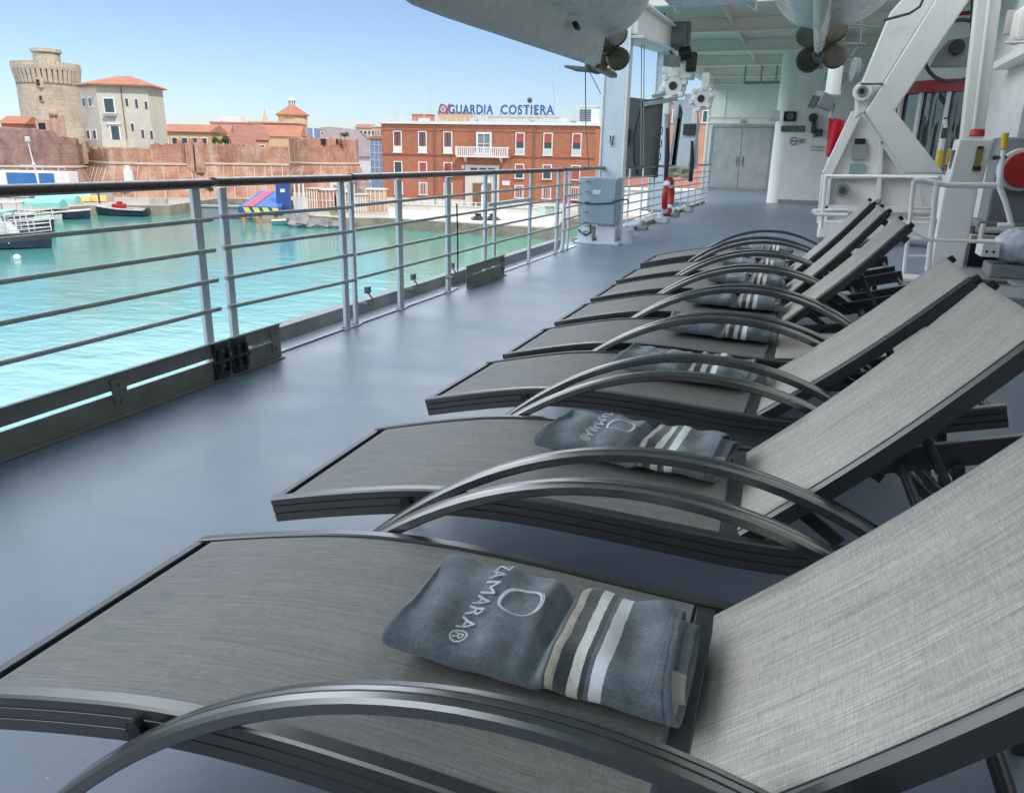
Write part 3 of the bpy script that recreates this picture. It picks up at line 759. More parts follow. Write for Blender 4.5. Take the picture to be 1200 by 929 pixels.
t = thing('davit_beam', 'white overhead beam joining the two davit columns at the deck edge', 'beam', (-3.3, 16, 3.4))
m = MB(); m.bar((-2.92, 12.6, 3.28), (-3.62, 20.4, 3.98), .32, .42); m.build('web', WHITE, t, bevel=.02)
m = MB(); m.bar((-2.92, 12.6, 3.04), (-3.62, 20.4, 3.74), .52, .04); m.bar((-2.92, 12.6, 3.51), (-3.62, 20.4, 4.21), .52, .04); m.build('flange', BLUEW, t, bevel=.004)
m = MB(); m.bar((-2.80, 15.5, 3.02), (-2.95, 17.5, 3.2), .14, .2); m.build('bracket', GREYB, t, bevel=.01)
for a, (px, y) in enumerate(((752, 15.0), (755, 15.4))):
    p, q = ony(px, 20, y), ony(px-1, 195, y)
    m = MB(); m.tube([p, q], .009, 6); tag(m.build('wire_rope', GREYB), ['thin hanging wire rope nearest the pale davit column', 'second thin wire rope beside the first in front of the grey ladder'][a], 'wire')

# folded boarding ladder / grey covered unit hung outboard
t = thing('boarding_ladder', 'dark grey covered boarding platform hung upright beside the near davit column', 'boarding platform', (-3.5, 16.0, 1.2))
m = MB()
def slab(u, v):
    a = 2*PI*v; return Vector((-3.45+.42*math.copysign(abs(math.cos(a))**.4, math.cos(a)), 16.6+.22*math.copysign(abs(math.sin(a))**.4, math.sin(a)), .9+1.52*u+.06*math.sin(a*2)*u))
m.grid(slab, 10, 28); m.build('cover', CANV, t, smooth=60)
m = MB(); m.bb((-3.86, 16.36, .9), (-3.66, 16.6, 2.36)); m.build('frame', DGREY, t, bevel=.03)
m = MB(); m.bb((-3.80, 16.30, 1.55), (-3.62, 16.36, 1.85)); m.build('buffer', BLACK, t, bevel=.01)
m = MB(); m.tube([(-3.38, 16.30, 2.34), (-3.46, 16.27, 2.0), (-3.50, 16.26, 1.6), (-3.46, 16.27, 1.2), (-3.38, 16.30, .95)], .02, 8); m.build('grab_hoop', BLACK, t, smooth=40)
m = MB(); m.bar((-3.36, 16.32, 2.30), (-2.72, 16.5, 2.42), .05, .09); m.bar((-3.2, 16.32, 2.45), (-2.95, 16.4, 2.50), .10, .06); m.build('top_fitting', COAM, t, bevel=.01)
m = MB()
for z in (1.2, 1.45, 1.7): m.tube([(-3.0, 16.35, z), (-2.93, 16.28, z+.06), (-2.93, 16.28, z+.16), (-3.0, 16.35, z+.2)], .012, 6)
m.build('rung', DGREY, t, smooth=40)

# winch sheaves
def sheave(label, px, py, y, r, group):
    c = ony(px, py, y)
    t = thing('winch_block', label, 'winch block', c, 0, group)
    m = MB(); m.cyl(c, c+Vector((0, .18, 0)), r, n=24); m.cyl(c+Vector((.0, -.05, 0)), c, r*.75, n=24); m.build('drum', WHITE, t, smooth=40, bevel=.01)
    m = MB(); m.cyl(c+Vector((0, -.075, 0)), c+Vector((0, -.052, 0)), r*.33, n=18); m.build('hub', BLACK, t, smooth=40)
    for k in range(6):
        a = k*PI/3+.3; q = c+Vector((math.cos(a)*r*.95, .02, math.sin(a)*r*.95)); m = MB(); m.box(q, (r*.42, .22, r*.42), M=Matrix.Rotation(-a, 3, 'Y')); m.build('cheek', WHITE, t, bevel=.02)
    m = MB(); m.box(c+Vector((r*.2, .1, r*1.5)), (r*.7, .16, r*1.6)); m.build('bracket', WHITE, t, bevel=.02); m = MB(); m.box(c+Vector((-r*.5, .12, -r*1.5)), (r*.5, .14, r*1.4)); m.build('bracket', WHITE, t, bevel=.02)
    return t
sheave('white winch block higher up, nearest the far davit column', 789, 101, 18.6, .27, 'white winch blocks')
sheave('white winch block lower and farther right, against the bulkhead', 822, 116, 18.0, .23, 'white winch blocks')
t = thing('davit_motor', 'white davit motor with a black hood under the ceiling beams', 'motor', ony(802, 82, 18.5))
c = ony(800, 84, 18.8)
m = MB(); m.box(c, (.5, .5, .34)); m.cyl(c+Vector((-.42, 0, .12)), c+Vector((.1, 0, .02)), .15, n=16); m.box(c+Vector((-.15, 0, -.33)), (.34, .3, .4)); m.build('housing', WHITE, t, bevel=.03, smooth=40)
m = MB(); m.box(c+Vector((.22, -.28, .16)), (.22, .16, .40)); m.cyl(c+Vector((-.05, -.3, .3)), c+Vector((.2, -.3, .36)), .14, n=14); m.build('hood', BLACK, t, bevel=.03, smooth=40)
m = MB(); m.tube([c+Vector((-.1, -.3, .2)), c+Vector((-.35, -.32, .5)), c+Vector((-.55, -.2, .8)), c+Vector((-.5, 0, 1.2))], .022, 8); m.build('cable', BLACK, t, smooth=40)
c = ony(796, 45, 18.8)
m = MB(); m.cyl(c+Vector((-.35, -.1, 0)), c+Vector((.15, -.1, .02)), .28, n=20); m.box(c+Vector((-.1, .2, .1)), (.6, .3, .5))
tag(m.build('cable_drum', GREYB, None, smooth=40, bevel=.02), 'grey round cable drum high beside the overhead davit beam', 'drum')
# a grey plate and tapered pale brackets below the winches
t = thing('winch_stand', 'pale tapered stand with dark slots between the two winch blocks', 'stand', (-2.95, 19.0, 0))
m = MB(); m.prism([ony(792, 196, 18.6), ony(806, 196, 18.6), ony(818, 150, 18.6), ony(812, 110, 18.6), ony(803, 110, 18.6)], (0, .35, 0)); m.build('plate', BLUEW, t, bevel=.01)
m = MB(); m.prism([ony(a_, b_, 19.4) for a_, b_ in ((787, 200), (816, 198), (817, 118), (790, 116))], (0, .3, 0)); m.build('back_plate', BLUEW, t, bevel=.01)
m = MB(); m.prism([ony(a_, b_, 18.9) for a_, b_ in ((786, 196), (800, 196), (801, 140), (796, 122))], (0, .2, 0)); m.build('dark_plate', DGREY, t, bevel=.01)
m = MB(); m.prism([ony(781, 200, 18.9), ony(790, 200, 18.9), ony(798, 138, 18.9), ony(792, 138, 18.9)], (0, .3, 0)); m.prism([ony(777, 240, 19), ony(782, 240, 19), ony(784, 130, 19), ony(779, 130, 19)], (0, .2, 0)); m.build('post', COAM, t, bevel=.01)
m = MB(); m.box(ony(808, 152, 18.55), (.28, .06, .24)); m.build('control_box', DGREY, t, bevel=.01)
for a, (px, y0, y1) in enumerate(((781, 150, 212), (810, 165, 213))):
    m = MB(); p, q = ony(px+1, y0, 16.2), ony(px-1, y1, 16.2); m.tube([p, (p+q)/2+Vector((.02, 0, 0)), q], [.025, .045, .04], 10)
    tag(m.build('furled_strap', NAVY, None, smooth=60), ['dark navy furled strap hanging above the red lifebuoy', 'dark navy furled strap farther right, over the six thin rails'][a], 'strap')
# red and white bag on the railing
t = thing('lifebuoy', 'red lifebuoy with white bands hanging edge on at the far railing', 'lifebuoy', ony(783, 235, 15.9))
top, bot = ony(784, 207, 15.9), ony(782, 254, 15.9)
cen = (top+bot)/2; Rl = (top-bot).length/2-.055
lx = Vector((math.sin(.03), math.cos(.03), 0)); lzv = Vector((0, 0, 1))
def lring(a0, a1, r, k=24): return [cen+lx*(Rl*math.cos(a0+(a1-a0)*i/k))+lzv*(Rl*math.sin(a0+(a1-a0)*i/k)) for i in range(k+1)]
m = MB(); m.tube(lring(0, 2*PI, .06, 40), .06, 12, caps=False); m.build('ring', RED, t, smooth=60)
for q in range(4):
    a_ = PI/4+q*PI/2; m = MB(); m.tube(lring(a_-.16, a_+.16, .063, 6), .063, 12); m.build('band', SIGNW, t, smooth=60)
for k in range(2):
    c = ony(791+k*12, 201+k*1.0, 16.4); m = MB(); m.tube([c+Vector((.14*math.cos(a*PI/6), 0, .075*math.sin(a*PI/6))) for a in range(13)], .035, 8); m.tube([c+Vector((.09*math.cos(a*PI/6), .04, .05*math.sin(a*PI/6)-.04)) for a in range(13)], .03, 8)
    tag(m.build('rope_coil', paint('pale_rope', (.45, .42, .30), .9, var=.3, scale=40), None, smooth=60), ['coil of pale rope on the handrail beside the red lifebuoy', 'coil of pale rope on the handrail farther from the red lifebuoy'][k], 'rope')

# ------------------------------------------------------------------ end bulkhead, doors, deckhouse, ceiling
t = thing('bulkhead', 'pale end bulkhead with steel double doors at the far end of the deck', 'bulkhead', (-3, 36, 0))
m = MB(); m.bb((-4.6, 36.0, 0.0), (-1.0, 36.2, 4.6)); m.build('wall', WHITE, t)
m = MB(); m.bb((-4.30, 35.90, 2.58), (-1.75, 35.998, 2.66)); m.bb((-4.34, 35.92, 0), (-4.24, 35.998, 2.58)); m.bb((-1.84, 35.92, 0), (-1.74, 35.998, 2.58)); m.bb((-4.24, 35.92, 0), (-1.84, 35.998, .07)); m.build('door_frame', COAM, t, bevel=.006)
for k, (a, b) in enumerate(((-4.23, -3.05), (-3.03, -1.85))):
    m = MB(); m.bb((a, 35.93, .08), (b, 35.985, 2.57)); d = m.build('door', STEELD, t, bevel=.008)
    m = MB(); m.cyl((-3.04-.12+.24*k, 35.86, 1.22), (-3.04-.12+.24*k, 35.93, 1.22), .035, n=10); m.bb((-3.04-.14+.24*k, 35.86, 1.0), (-3.04-.10+.24*k, 35.93, 1.4)); m.build('handle', GREYB, d, bevel=.006)
    m = MB()
    for z in (.2, 2.4): m.bb((a+.05, 35.915, z), (b-.05, 35.93, z+.05))
    m.build('door_stiffener', STEELD, d)
m = MB()
for z in (2.75, 3.0): m.tube([(-4.5, 35.93, z), (-1.2, 35.93, z)], .035, 8)
m.tube([(-3.05, 35.93, 2.62), (-3.05, 35.93, 3.0)], .03, 8); m.build('pipe', WHITE, t, smooth=40)
m = MB(); m.cyl((-3.05, 35.80, 2.80), (-3.05, 35.93, 2.80), .10, n=14); m.build('door_lamp', COAM, t, smooth=40)
m = MB(); m.bb((-4.58, 35.94, 0), (-4.5, 35.998, 4.3)); m.bb((-3.9, 35.96, 2.9), (-3.86, 35.998, 4.3)); m.build('stiffener', WHITE, t, bevel=.005)

t = thing('deckhouse', 'white deckhouse block with a rounded corner beside the steel doors', 'deckhouse', (0.5, 26, 0))
pl = [(-1.0, 36.0)]
for k in range(9):
    a = PI+k*(PI/2)/8
    pl.append((-.92+.36*math.cos(a), 26.36+.36*math.sin(a)))
pl += [(3.0, 26.0), (3.0, 36.0)]
pl = [(x-.0, y) for x, y in pl]
m = MB(); m.prism([(x, y, 0.0) for x, y in pl], (0, 0, 4.6)); m.build('wall', WHITE, t, smooth=35)
m = MB(); m.bb((-.93, 25.97, 0), (3, 25.998, .12)); m.build('skirting', COAM, t)
c = ony(926, 136.5, 25.9)
m = MB(); m.bb((c.x-.19, 25.93, c.z-.14), (c.x+.17, 25.995, c.z+.14)); d = m.build('dial_box', BLACK, t, bevel=.02)
m = MB(); m.cyl((c.x, 25.90, c.z), (c.x, 25.93, c.z), .095, n=20); m.build('dial_face', GREYB, d, smooth=40)
m = MB(); m.cyl((c.x, 25.885, c.z), (c.x, 25.90, c.z), .03, n=12); m.build('dial_hub', BLACK, d, smooth=40)
c = ony(929, 151, 25.9)
m = MB(); m.bb((c.x-.34, 25.96, c.z-.085), (c.x+.34, 25.995, c.z+.085)); d = m.build('green_sign', GREEN, t, bevel=.004)
m = MB(); m.bb((c.x-.30, 25.952, c.z-.055), (c.x+.30, 25.959, c.z+.055)); m.build('sign_field', paint('sign_khaki', (.22, .24, .15), .6), d)
m = MB(); x = c.x-.27
for k, wd in enumerate((.05, .04, .06, .05, .04, .05, .05)):
    m.bb((x, 25.944, c.z-.035), (x+wd*.42, 25.951, c.z+.035)); m.bb((x, 25.944, c.z+(.02 if k % 2 else -.035)), (x+wd, 25.951, c.z+(.035 if k % 2 else -.02))); x += wd+.026
m.build('sign_mark', BLACK, d)
c = ony(930, 165.5, 25.9)
m = MB(); m.bb((c.x-.125, 25.975, c.z-.125), (c.x+.125, 25.995, c.z+.125)); d = m.build('no_smoking_sign', SIGNW, t)
m = MB(); n_ = 24
for k in range(n_):
    a0, a1 = 2*PI*k/n_, 2*PI*(k+1)/n_
    q = lambda a, r: (c.x+math.cos(a)*r, 25.968, c.z+math.sin(a)*r)
    m.quad(q(a0, .085), q(a1, .085), q(a1, .11), q(a0, .11))
m.bar((c.x-.065, 25.966, c.z+.065), (c.x+.065, 25.966, c.z-.065), .004, .022, up=(0, 1, 0)); m.build('prohibition_ring', RED, d)
m = MB(); m.bb((c.x-.07, 25.970, c.z-.015), (c.x+.07, 25.973, c.z+.012)); m.build('cigarette_mark', BLACK, d)
m = MB(); m.bb((c.x+.16, 25.975, c.z-.06), (c.x+.30, 25.995, c.z+.07)); m.build('small_notice', COAM, t)
m = MB(); m.bb((c.x+.52, 25.97, c.z+.12), (c.x+.66, 25.995, c.z+.27)); m.bb((c.x+.95, 25.95, c.z-.05), (c.x+1.2, 25.995, c.z+.42)); m.build('junction_box', COAM, t, bevel=.006)
m = MB(); m.tube([(c.x+.5, 25.95, c.z-.16), (c.x+.9, 25.95, c.z-.16)], .016, 6); m.tube([(c.x+.5, 25.95, c.z-.25), (c.x+.9, 25.95, c.z-.25)], .012, 6); m.build('conduit', COAM, t, smooth=40)
cc = ony(953, 138, 25.8)
m = MB(); m.cyl(cc, cc+Vector((0, .2, 0)), .13, n=12); m.box(cc+Vector((.05, .1, -.28)), (.14, .16, .3)); m.box(cc+Vector((.22, .1, -.42)), (.2, .14, .2))
tag(m.build('alarm_horn', DGREY, None, bevel=.02, smooth=40), 'dark grey alarm horn on the white deckhouse right of the green sign', 'alarm')
cc = ony(903, 136, 25.7)
m = MB(); m.cyl(cc, cc+Vector((.26, .02, 0)), .16, n=20); m.cyl(cc+Vector((-.03, 0, 0)), cc, .13, n=20)
tag(m.build('wall_bell', WHITE, None, smooth=40), 'cream round bell on the deckhouse corner above the steel doors', 'bell')

# ceiling with deep beams
t = thing('deckhead', 'pale painted deckhead with deep cross beams over the far deck', 'ceiling', (0, 26, 4.5))
m = MB(); m.bb((-4.6, 17.3, 4.56), (3.2, 36.2, 4.75)); m.build('plate', CEILP, t)
for y in (17.3, 21.0, 24.7, 28.4, 32.2, 35.4):
    m = MB(); m.bb((-4.6, y, 4.26), (3.0, y+.03, 4.558)); m.bb((-4.6, y-.09, 4.235), (3.0, y+.12, 4.258)); m.build('beam', CEILP, t, bevel=.004)
m = MB()
for x in (-2.3, .3): m.bb((x, 17.4, 4.40), (x+.05, 36, 4.558))
m.bb((-4.6, 17.3, 4.2), (-4.35, 36, 4.558)); m.build('girder', CEILP, t)
m = MB(); m.bb((-4.6, 17.2, 4.76), (3.0, 17.3, 6.2)); m.build('bulwark', WHITE, t)
m = MB()
for k in range(9): m.bb((-4.2+k*.85, 17.02, 4.5), (-4.1+k*.85, 17.18, 6.2))
m.build('bulwark_stiffener', WHITE, t, bevel=.006)
t = thing('tube_lamp', 'long unlit tube lamp fixed under the deckhead before the bulkhead', 'lamp', (-1.85, 30, 3.9))
m = MB(); m.tube([(-2.65, 30, 3.84), (-1.07, 30, 3.84)], .055, 10); m.build('tube', GREYB, t, smooth=40)
for x in (-2.65, -2.1, -1.6, -1.07): m = MB(); m.bb((x-.03, 29.95, 3.80), (x+.03, 30.05, 4.45)); m.build('hanger', COAM, t)
m = MB(); m.bb((-.05, 24.5, 3.35), (.55, 24.9, 3.62)); tag(m.build('vent_box', paint('cream_paint', (.62, .58, .46), .5), None, bevel=.02), 'cream vent box under the deckhead behind the right propeller', 'vent')
m = MB(); m.bb((-2.66, 17.15, 3.0), (-2.45, 17.25, 3.02))
m.bm.free()

# superstructure side, starboard: also what keeps the deck in shade
t = thing('superstructure', 'white ship superstructure wall along the right of the deck', 'superstructure', (3.2, 5, 0))
m = MB(); m.bb((3.05, -30, 0), (9.0, 44, 17.5)); m.build('wall', WHITE, t)
m = MB()
for z in (2.9, 5.8, 8.7, 11.6, 14.5): m.bb((2.75, -30, z), (3.048, 17.0, z+.12))
m.build('deck_ledge', WHITE, t)
for k in range(11):  # dark windows added out of view to cut bounce off the wall
    y_ = -12.6+k*2.3; m = MB(); m.bb((3.02, y_, .35), (3.045, y_+2.1, 2.65)); wn_ = m.build('added_dark_window', WGLASS, t, bevel=.008)
    m = MB(); m.bb((3.0, y_-.06, .28), (3.03, y_, 2.72)); m.bb((3.0, y_+2.1, .28), (3.03, y_+2.16, 2.72)); m.bb((3.0, y_, 2.65), (3.03, y_+2.1, 2.72)); m.bb((3.0, y_, .28), (3.03, y_+2.1, .35)); m.build('window_frame', DGREY, wn_)
m = MB(); m.bb((3.02, 14.2, 1.0), (3.045, 15.2, 2.3)); m.build('recess_panel', COAM, t, bevel=.01)
# window bay
t = thing('window_bay', 'bulging cabin window bay with a red band above its tall panes', 'window bay', (3.0, 22, 1))
bc, br_ = Vector((3.35, 22.2, 0)), 1.75
A0, A1 = PI*.55, PI*1.48
m = MB(); m.lathe(bc, [(br_, .2), (br_, 1.05)], 40, a0=A0, a1=A1); m.build('bay_wall', WHITE, t, smooth=40); m = MB(); m.lathe(bc, [(br_+.0, 3.08), (br_, 5.2)], 40, a0=A0, a1=A1); m.build('bay_wall', WHITE, t, smooth=40)
m = MB(); m.lathe(bc, [(br_-.02, 2.82), (br_+.09, 2.82), (br_+.09, 3.07), (br_-.02, 3.07)], 40, a0=A0, a1=A1); m.build('red_band', CRED, t, smooth=40)
m = MB(); m.lathe(bc, [(br_+.02, 4.35), (br_+.02, 4.43)], 40, a0=A0, a1=A1); m.lathe(bc, [(br_+.02, 4.75), (br_+.02, 4.83)], 40, a0=A0, a1=A1); m.build('red_stripe', CRED, t, smooth=40)
m = MB(); m.lathe(bc, [(br_-.06, 1.05), (br_-.06, 2.82)], 40, a0=A0, a1=A1); m.build('glazing', WGLASS, t, smooth=60)
m = MB(); m.lathe(bc, [(br_-.35+.03*math.sin(0), 1.05), (br_-.35, 2.2)], 60, a0=A0, a1=A1)
for k, v in enumerate(m.bm.verts): v.co.x += .04*math.sin(k*1.9)
m.build('curtain', CURT, t, smooth=60)
for k in range(9):
    a = A0+(A1-A0)*k/8; p = bc+Vector((math.cos(a)*br_, math.sin(a)*br_, 1.05)); m = MB(); m.box(p+Vector((0, 0, .885)), (.07, .09, 1.77), rz=a); m.build('mullion', FWHITE, t, bevel=.006)

# ------------------------------------------------------------------ catamaran tender slung overhead, stern towards the bow
t = thing('tender_boat', 'grey white twin hulled tender slung overhead, its two sterns and propellers showing', 'boat', (-1.0, 4, 2.6), 0)
def hullsec(xc, zb, hw, top, inner):
    """one round bilged hull: bottom at zb, half width hw, up to the sheer; inner=+1 when the tunnel is on its +x side"""
    pts = []
    for k in range(13):
        a = -PI/2+PI*k/24*1.0
        pts.append((xc+inner*hw*math.sin(PI*k/24)**.9, zb+.62*(1-math.cos(PI*k/24)**.9)))
    pts += [(xc+inner*hw*1.0, zb+.9), (xc+inner*hw*1.0, top), (xc-inner*hw*1.75, top), (xc-inner*hw*1.7, zb+1.15), (xc-inner*hw*1.45, zb+.85)]
    for k in range(8, 0, -1):
        pts.append((xc-inner*hw*1.25*math.sin(PI*k/16)**.9, zb+.62*(1-math.cos(PI*k/16)**.9)))
    return pts
TOP = 3.9
for s, xk in ((1, -2.30), (-1, -.10)):
    secs = []
    for k in range(29):
        u = k/28; y = 8.75-11.0*u
        bow = max(0, (u-.62)/.38); stern = max(0, 1-u/.22)
        hw = .60*(1-.75*bow**1.6)*(1-.10*stern)
        zb = 2.50+.02*stern**1.3+.9*bow**2.2
        secs.append([(x, y, z) for x, z in hullsec(xk+s*.25*bow, zb, hw, TOP+.3*bow, s)])
    m = MB(); m.loft(secs); h = m.build('hull', HULLP, t, smooth=60)
    # long skeg below the hull, carrying the shaft
    y0 = 3.3 if s > 0 else 6.6
    m = MB(); sk = []
    for k in range(25):
        u = k/24; y = 8.62+(y0-8.62)*u
        zb_ = 2.20-.085*min(1, u*1.4) if s > 0 else 2.27
        if u > .8: zb_ += (2.55-zb_)*((u-.8)/.2)**1.5
        sk.append([(xk-.09, y, 2.80), (xk-.075, y, min(2.52, zb_+.3)), (xk-.035, y, zb_+.03), (xk, y, zb_), (xk+.035, y, zb_+.03), (xk+.075, y, min(2.52, zb_+.3)), (xk+.09, y, 2.80)])
    m.loft(sk); m.build('skeg', HULLP, h, smooth=60)
    c = Vector((xk+.02, 8.93, 2.42 if s > 0 else 2.40))
    m = MB(); m.cyl((c.x, 8.4, c.z), (c.x, 8.85, c.z), .04, n=12); m.build('shaft', BRONZE, h, smooth=40)
    m = MB(); m.lathe(c+Vector((0, -.1, 0)), [(.0, -.0), (.065, .0), (.07, .08), (.06, .16), (.03, .22), (0, .24)], 18, axis=(0, 1, 0))
    for k in range(4):
        a0 = k*PI/2+PI/4+.12
        er = Vector((math.cos(a0), 0, math.sin(a0))); et = Vector((-math.sin(a0), 0, math.cos(a0)))
        cb = m.bm.verts.new(c+er*.155); prev = [cb]*18
        for j in range(1, 6):
            ringv = []
            for q in range(18):
                aa = 2*PI*q/18; dr, dt = .135*j/5*math.cos(aa), .118*j/5*math.sin(aa)*(1+.15*math.cos(aa))
                ringv.append(m.bm.verts.new(c+er*(.155+dr)+et*dt+Vector((0, .36*dt, 0))))
            for q in range(18):
                if j == 1: m.face([cb, ringv[q], ringv[(q+1) % 18]])
                else: m.face([prev[q], ringv[q], ringv[(q+1) % 18], prev[(q+1) % 18]])
            prev = ringv
    m.build('propeller', BRONZE, h, smooth=60, solid=.012, keepn=True)
    zs = 2.19 if s > 0 else 2.25
    m = MB(); m.bar((xk, 8.55, zs+.02), (xk+.02, 9.30, zs-.01), .09, .05); m.build('rudder_shoe', BRONZE, h, bevel=.01)
    m = MB(); m.bar((xk+.01, 9.27, zs), (xk+.01, 9.27, 2.72), .03, .20, up=(0, 1, 0)); m.build('rudder', HULLP, h, bevel=.01)
    if s > 0: m = MB(); m.tube([(xk+.02, 9.1, zs+.02), (xk-.30, 8.9, zs+.03), (xk-.42, 8.8, zs+.05)], [.035, .03, .012], 10); m.build('guard_bar', COAM, h, smooth=40)
    if s > 0: m = MB(); p = ony(632, 41, 7.6); m.box((xk+.13, 7.35, 2.42), (.04, .11, .07), M=Matrix.Rotation(-.5, 3, 'Y')); m.build('hull_fitting', BLACK, h, bevel=.01)
m = MB(); m.bb((-1.60, -1.0, 2.78), (-.75, 8.8, 3.0)); m.build('tunnel_roof', HULLP, t, bevel=.02)
m = MB()
NA = 12
ar = [(-1.56+.82*k/NA, 2.72+.17*math.sin(PI*k/NA)) for k in range(NA+1)]
m.prism([(x, 8.82, z) for x, z in ar]+[(-.74, 8.82, 3.9), (-1.56, 8.82, 3.9)], (0, .08, 0)); m.build('transom', HULLP, t, bevel=.01)
m = MB(); m.bb((-2.9, -.6, 3.92), (.6, 8.9, 4.0)); m.bb((-2.5, 3, 4.0), (.2, 7.5, 5.3)); m.build('cabin', WHITE, t, bevel=.05)
for k, (px, py) in enumerate(((660, 62), (676, 82), (700, 100))): pass
m = MB(); p = ony(686, 75, 8.6); q = ony(690, 200, 10.6); m.tube([p, p.lerp(q, .5)+Vector((-.02, 0, 0)), q], .006, 6); m.tube([p, ony(704, 110, 9.4)], .005, 6)
tag(m.build('tender_rope', GREYB), 'thin rope hanging from the tender stern down to the railing', 'rope')

# deckhead added aft of the tender, unseen, to block light from behind
t = thing('aft_shade_deckhead', 'added unseen deckhead shading the aft part of the deck behind the tender', 'ceiling', (0, -9, 4.5))
m = MB(); m.bb((-3.3, -14, 4.5), (3.0, -3.2, 4.7)); m.build('plate', CEILP, t)
m = MB()
for y in (-13.5, -10.5, -7.5, -4.5): m.bb((-3.3, y, 4.3), (3.0, y+.12, 4.498))
m.build('beam', CEILP, t)

t = thing('aft_shade_bulkhead', 'added grey bulkhead blocking light from the aft end behind the camera', 'bulkhead', (0, -9.2, 0))  # wall added behind the camera to keep rear light off the deck
m = MB(); m.bb((-3.3, -9.3, 0), (3.0, -9.1, 4.28)); m.build('wall', COAM, t)
m = MB(); m.bb((-.6, -9.09, .1), (.5, -9.05, 2.2)); m.build('door', STEELD, t, bevel=.01)

# ------------------------------------------------------------------ big inboard davit on the right
t = thing('boat_davit', 'massive grey white davit frame with a chevron arm, right of the lounger backs', 'davit', (1.0, 13.5, 0))
Q = lambda lst, y: [ony(a, b, y) for a, b in lst]
m = MB(); m.prism(Q([(1014, 131), (1035, 98), (1100, -6), (1140, -6), (1066, 105), (1049, 130), (1107, 204), (1063, 204)], 13.0), (0, .5, 0)); m.build('chevron_arm', OLIVE, t, bevel=.025)
m = MB(); m.prism(Q([(1003, 138), (1004, 108), (1010, 96), (1044, 14), (1062, -6), (1100, -6), (1035, 97), (1014, 131)], 13.12), (0, .62, 0)); m.build('arm_root', OLIVE, t, bevel=.02)
m = MB(); m.prism(Q([(1035, 97.5), (1008, 97.5), (1009, 99.5), (1035, 99.5)], 12.97), (0, .04, 0)); m.build('arm_seam', DGREY, t)
m = MB(); m.prism(Q([(1003, 128), (1022, 118), (1066, 207), (1104, 207), (1104, 262), (960, 262), (966, 207)], 14.2), (0, .06, 0)); m.build('base_plate', WHITE, t)
def strip(pts, y, w, d): 
    mm = MB()
    for (a, b), (c_, e) in zip(pts, pts[1:]): mm.bar(ony(a, b, y), ony(c_, e, y), d, w, up=(0, 1, 0))
    return mm
for nm, pts, w in (('edge_stiffener', [(1004, 132), (969, 205)], .16), ('edge_stiffener', [(969, 205), (963, 262)], .16), ('stiffener', [(1033, 165), (1028, 262)], .07), ('stiffener', [(1033, 165), (1062, 207)], .07), ('stiffener', [(968, 207), (1104, 207)], .06), ('stiffener', [(966, 244), (1104, 247)], .10)):
    mm = MB(); (a, b), (c_, e) = pts; p, q = ony(a, b, 14.05), ony(c_, e, 14.05); d = (q-p).normalized(); nn = d.cross(Vector((0, 1, 0)))*w/2
    mm.prism([p-nn, p+nn, q+nn, q-nn], (0, .2 if w > .1 else .13, 0)); mm.build(nm, WHITE, t, bevel=.012)
m = MB(); m.prism([ony(960, 258, 14.0), ony(1104, 260, 14.0), ony(1104, 284, 14.0), ony(957, 279, 14.0)], (0, .6, 0)); m.build('foundation', WHITE, t, bevel=.03)
def disc(nm, px, py, y, r, d, mat, par, n=24):
    c = ony(px, py, y); mm = MB(); mm.cyl(c, c+Vector((0, d, 0)), r, n=n); return mm.build(nm, mat, par, smooth=40, bevel=.006)
disc('pivot', 1011, 107, 12.98, .13, .14, WHITE, t); h = disc('pivot_cap', 1010.5, 107, 12.94, .075, .04, GREYB, t); disc('pivot_pin', 1010, 107, 12.925, .04, .014, BLACK, h)
h = disc('round_boss', 987, 222.5, 13.9, .11, .2, GREYB, t); disc('boss_pin', 987, 222.5, 13.87, .055, .03, DGREY, h)
m = MB(); c = ony(1008, 166, 14.15); m.box(c, (.16, .03, .09)); m.build('maker_plate', BLACK, t)
m = MB(); c = ony(1007.5, 178, 14.15); m.box(c, (.23, .03, .23)); m.build('notice_board', COAM, t)
m = MB(); c = ony(1004.5, 198, 14.15); m.box(c, (.23, .03, .17)); m.build('blue_notice', paint('notice_teal', (.25, .36, .36), .5), t)
m = MB(); c = ony(1029, 237, 14.0); m.sphere(c, .055, 8); m.build('knob', GREYB, t, smooth=60)
# cable sheave seen between arm and post
t2 = thing('cable_sheave', 'large grey cable sheave between the chevron arm and the tall post', 'sheave', ony(1120, 58, 13.6))
c = ony(1121, 60, 13.7)
m = MB(); m.lathe(c, [(.40, -.08), (.43, -.08), (.40, -.02), (.40, .04), (.43, .1), (.40, .1)], 36, axis=(0, 1, 0)); m.build('rim', DGREY, t2, smooth=40)
m = MB(); m.prism(Q([(1090, 79), (1098, 64), (1112, 47), (1140, 42), (1148, 60), (1142, 79)], 13.52), (0, .06, 0)); m.build('cheek_plate', GREYB, t2, bevel=.01)
disc('hub', 1122, 55, 13.44, .10, .08, BLACK, t2)
m = MB(); m.tube([ony(1084, -6, 12.8), ony(1078, 8, 12.8), ony(1066, 16, 12.85), ony(1036, 24, 12.9)], .018, 8); tag(m.build('davit_cable', BLACK, None, smooth=40), 'black cable looping down the top of the chevron davit arm', 'cable')
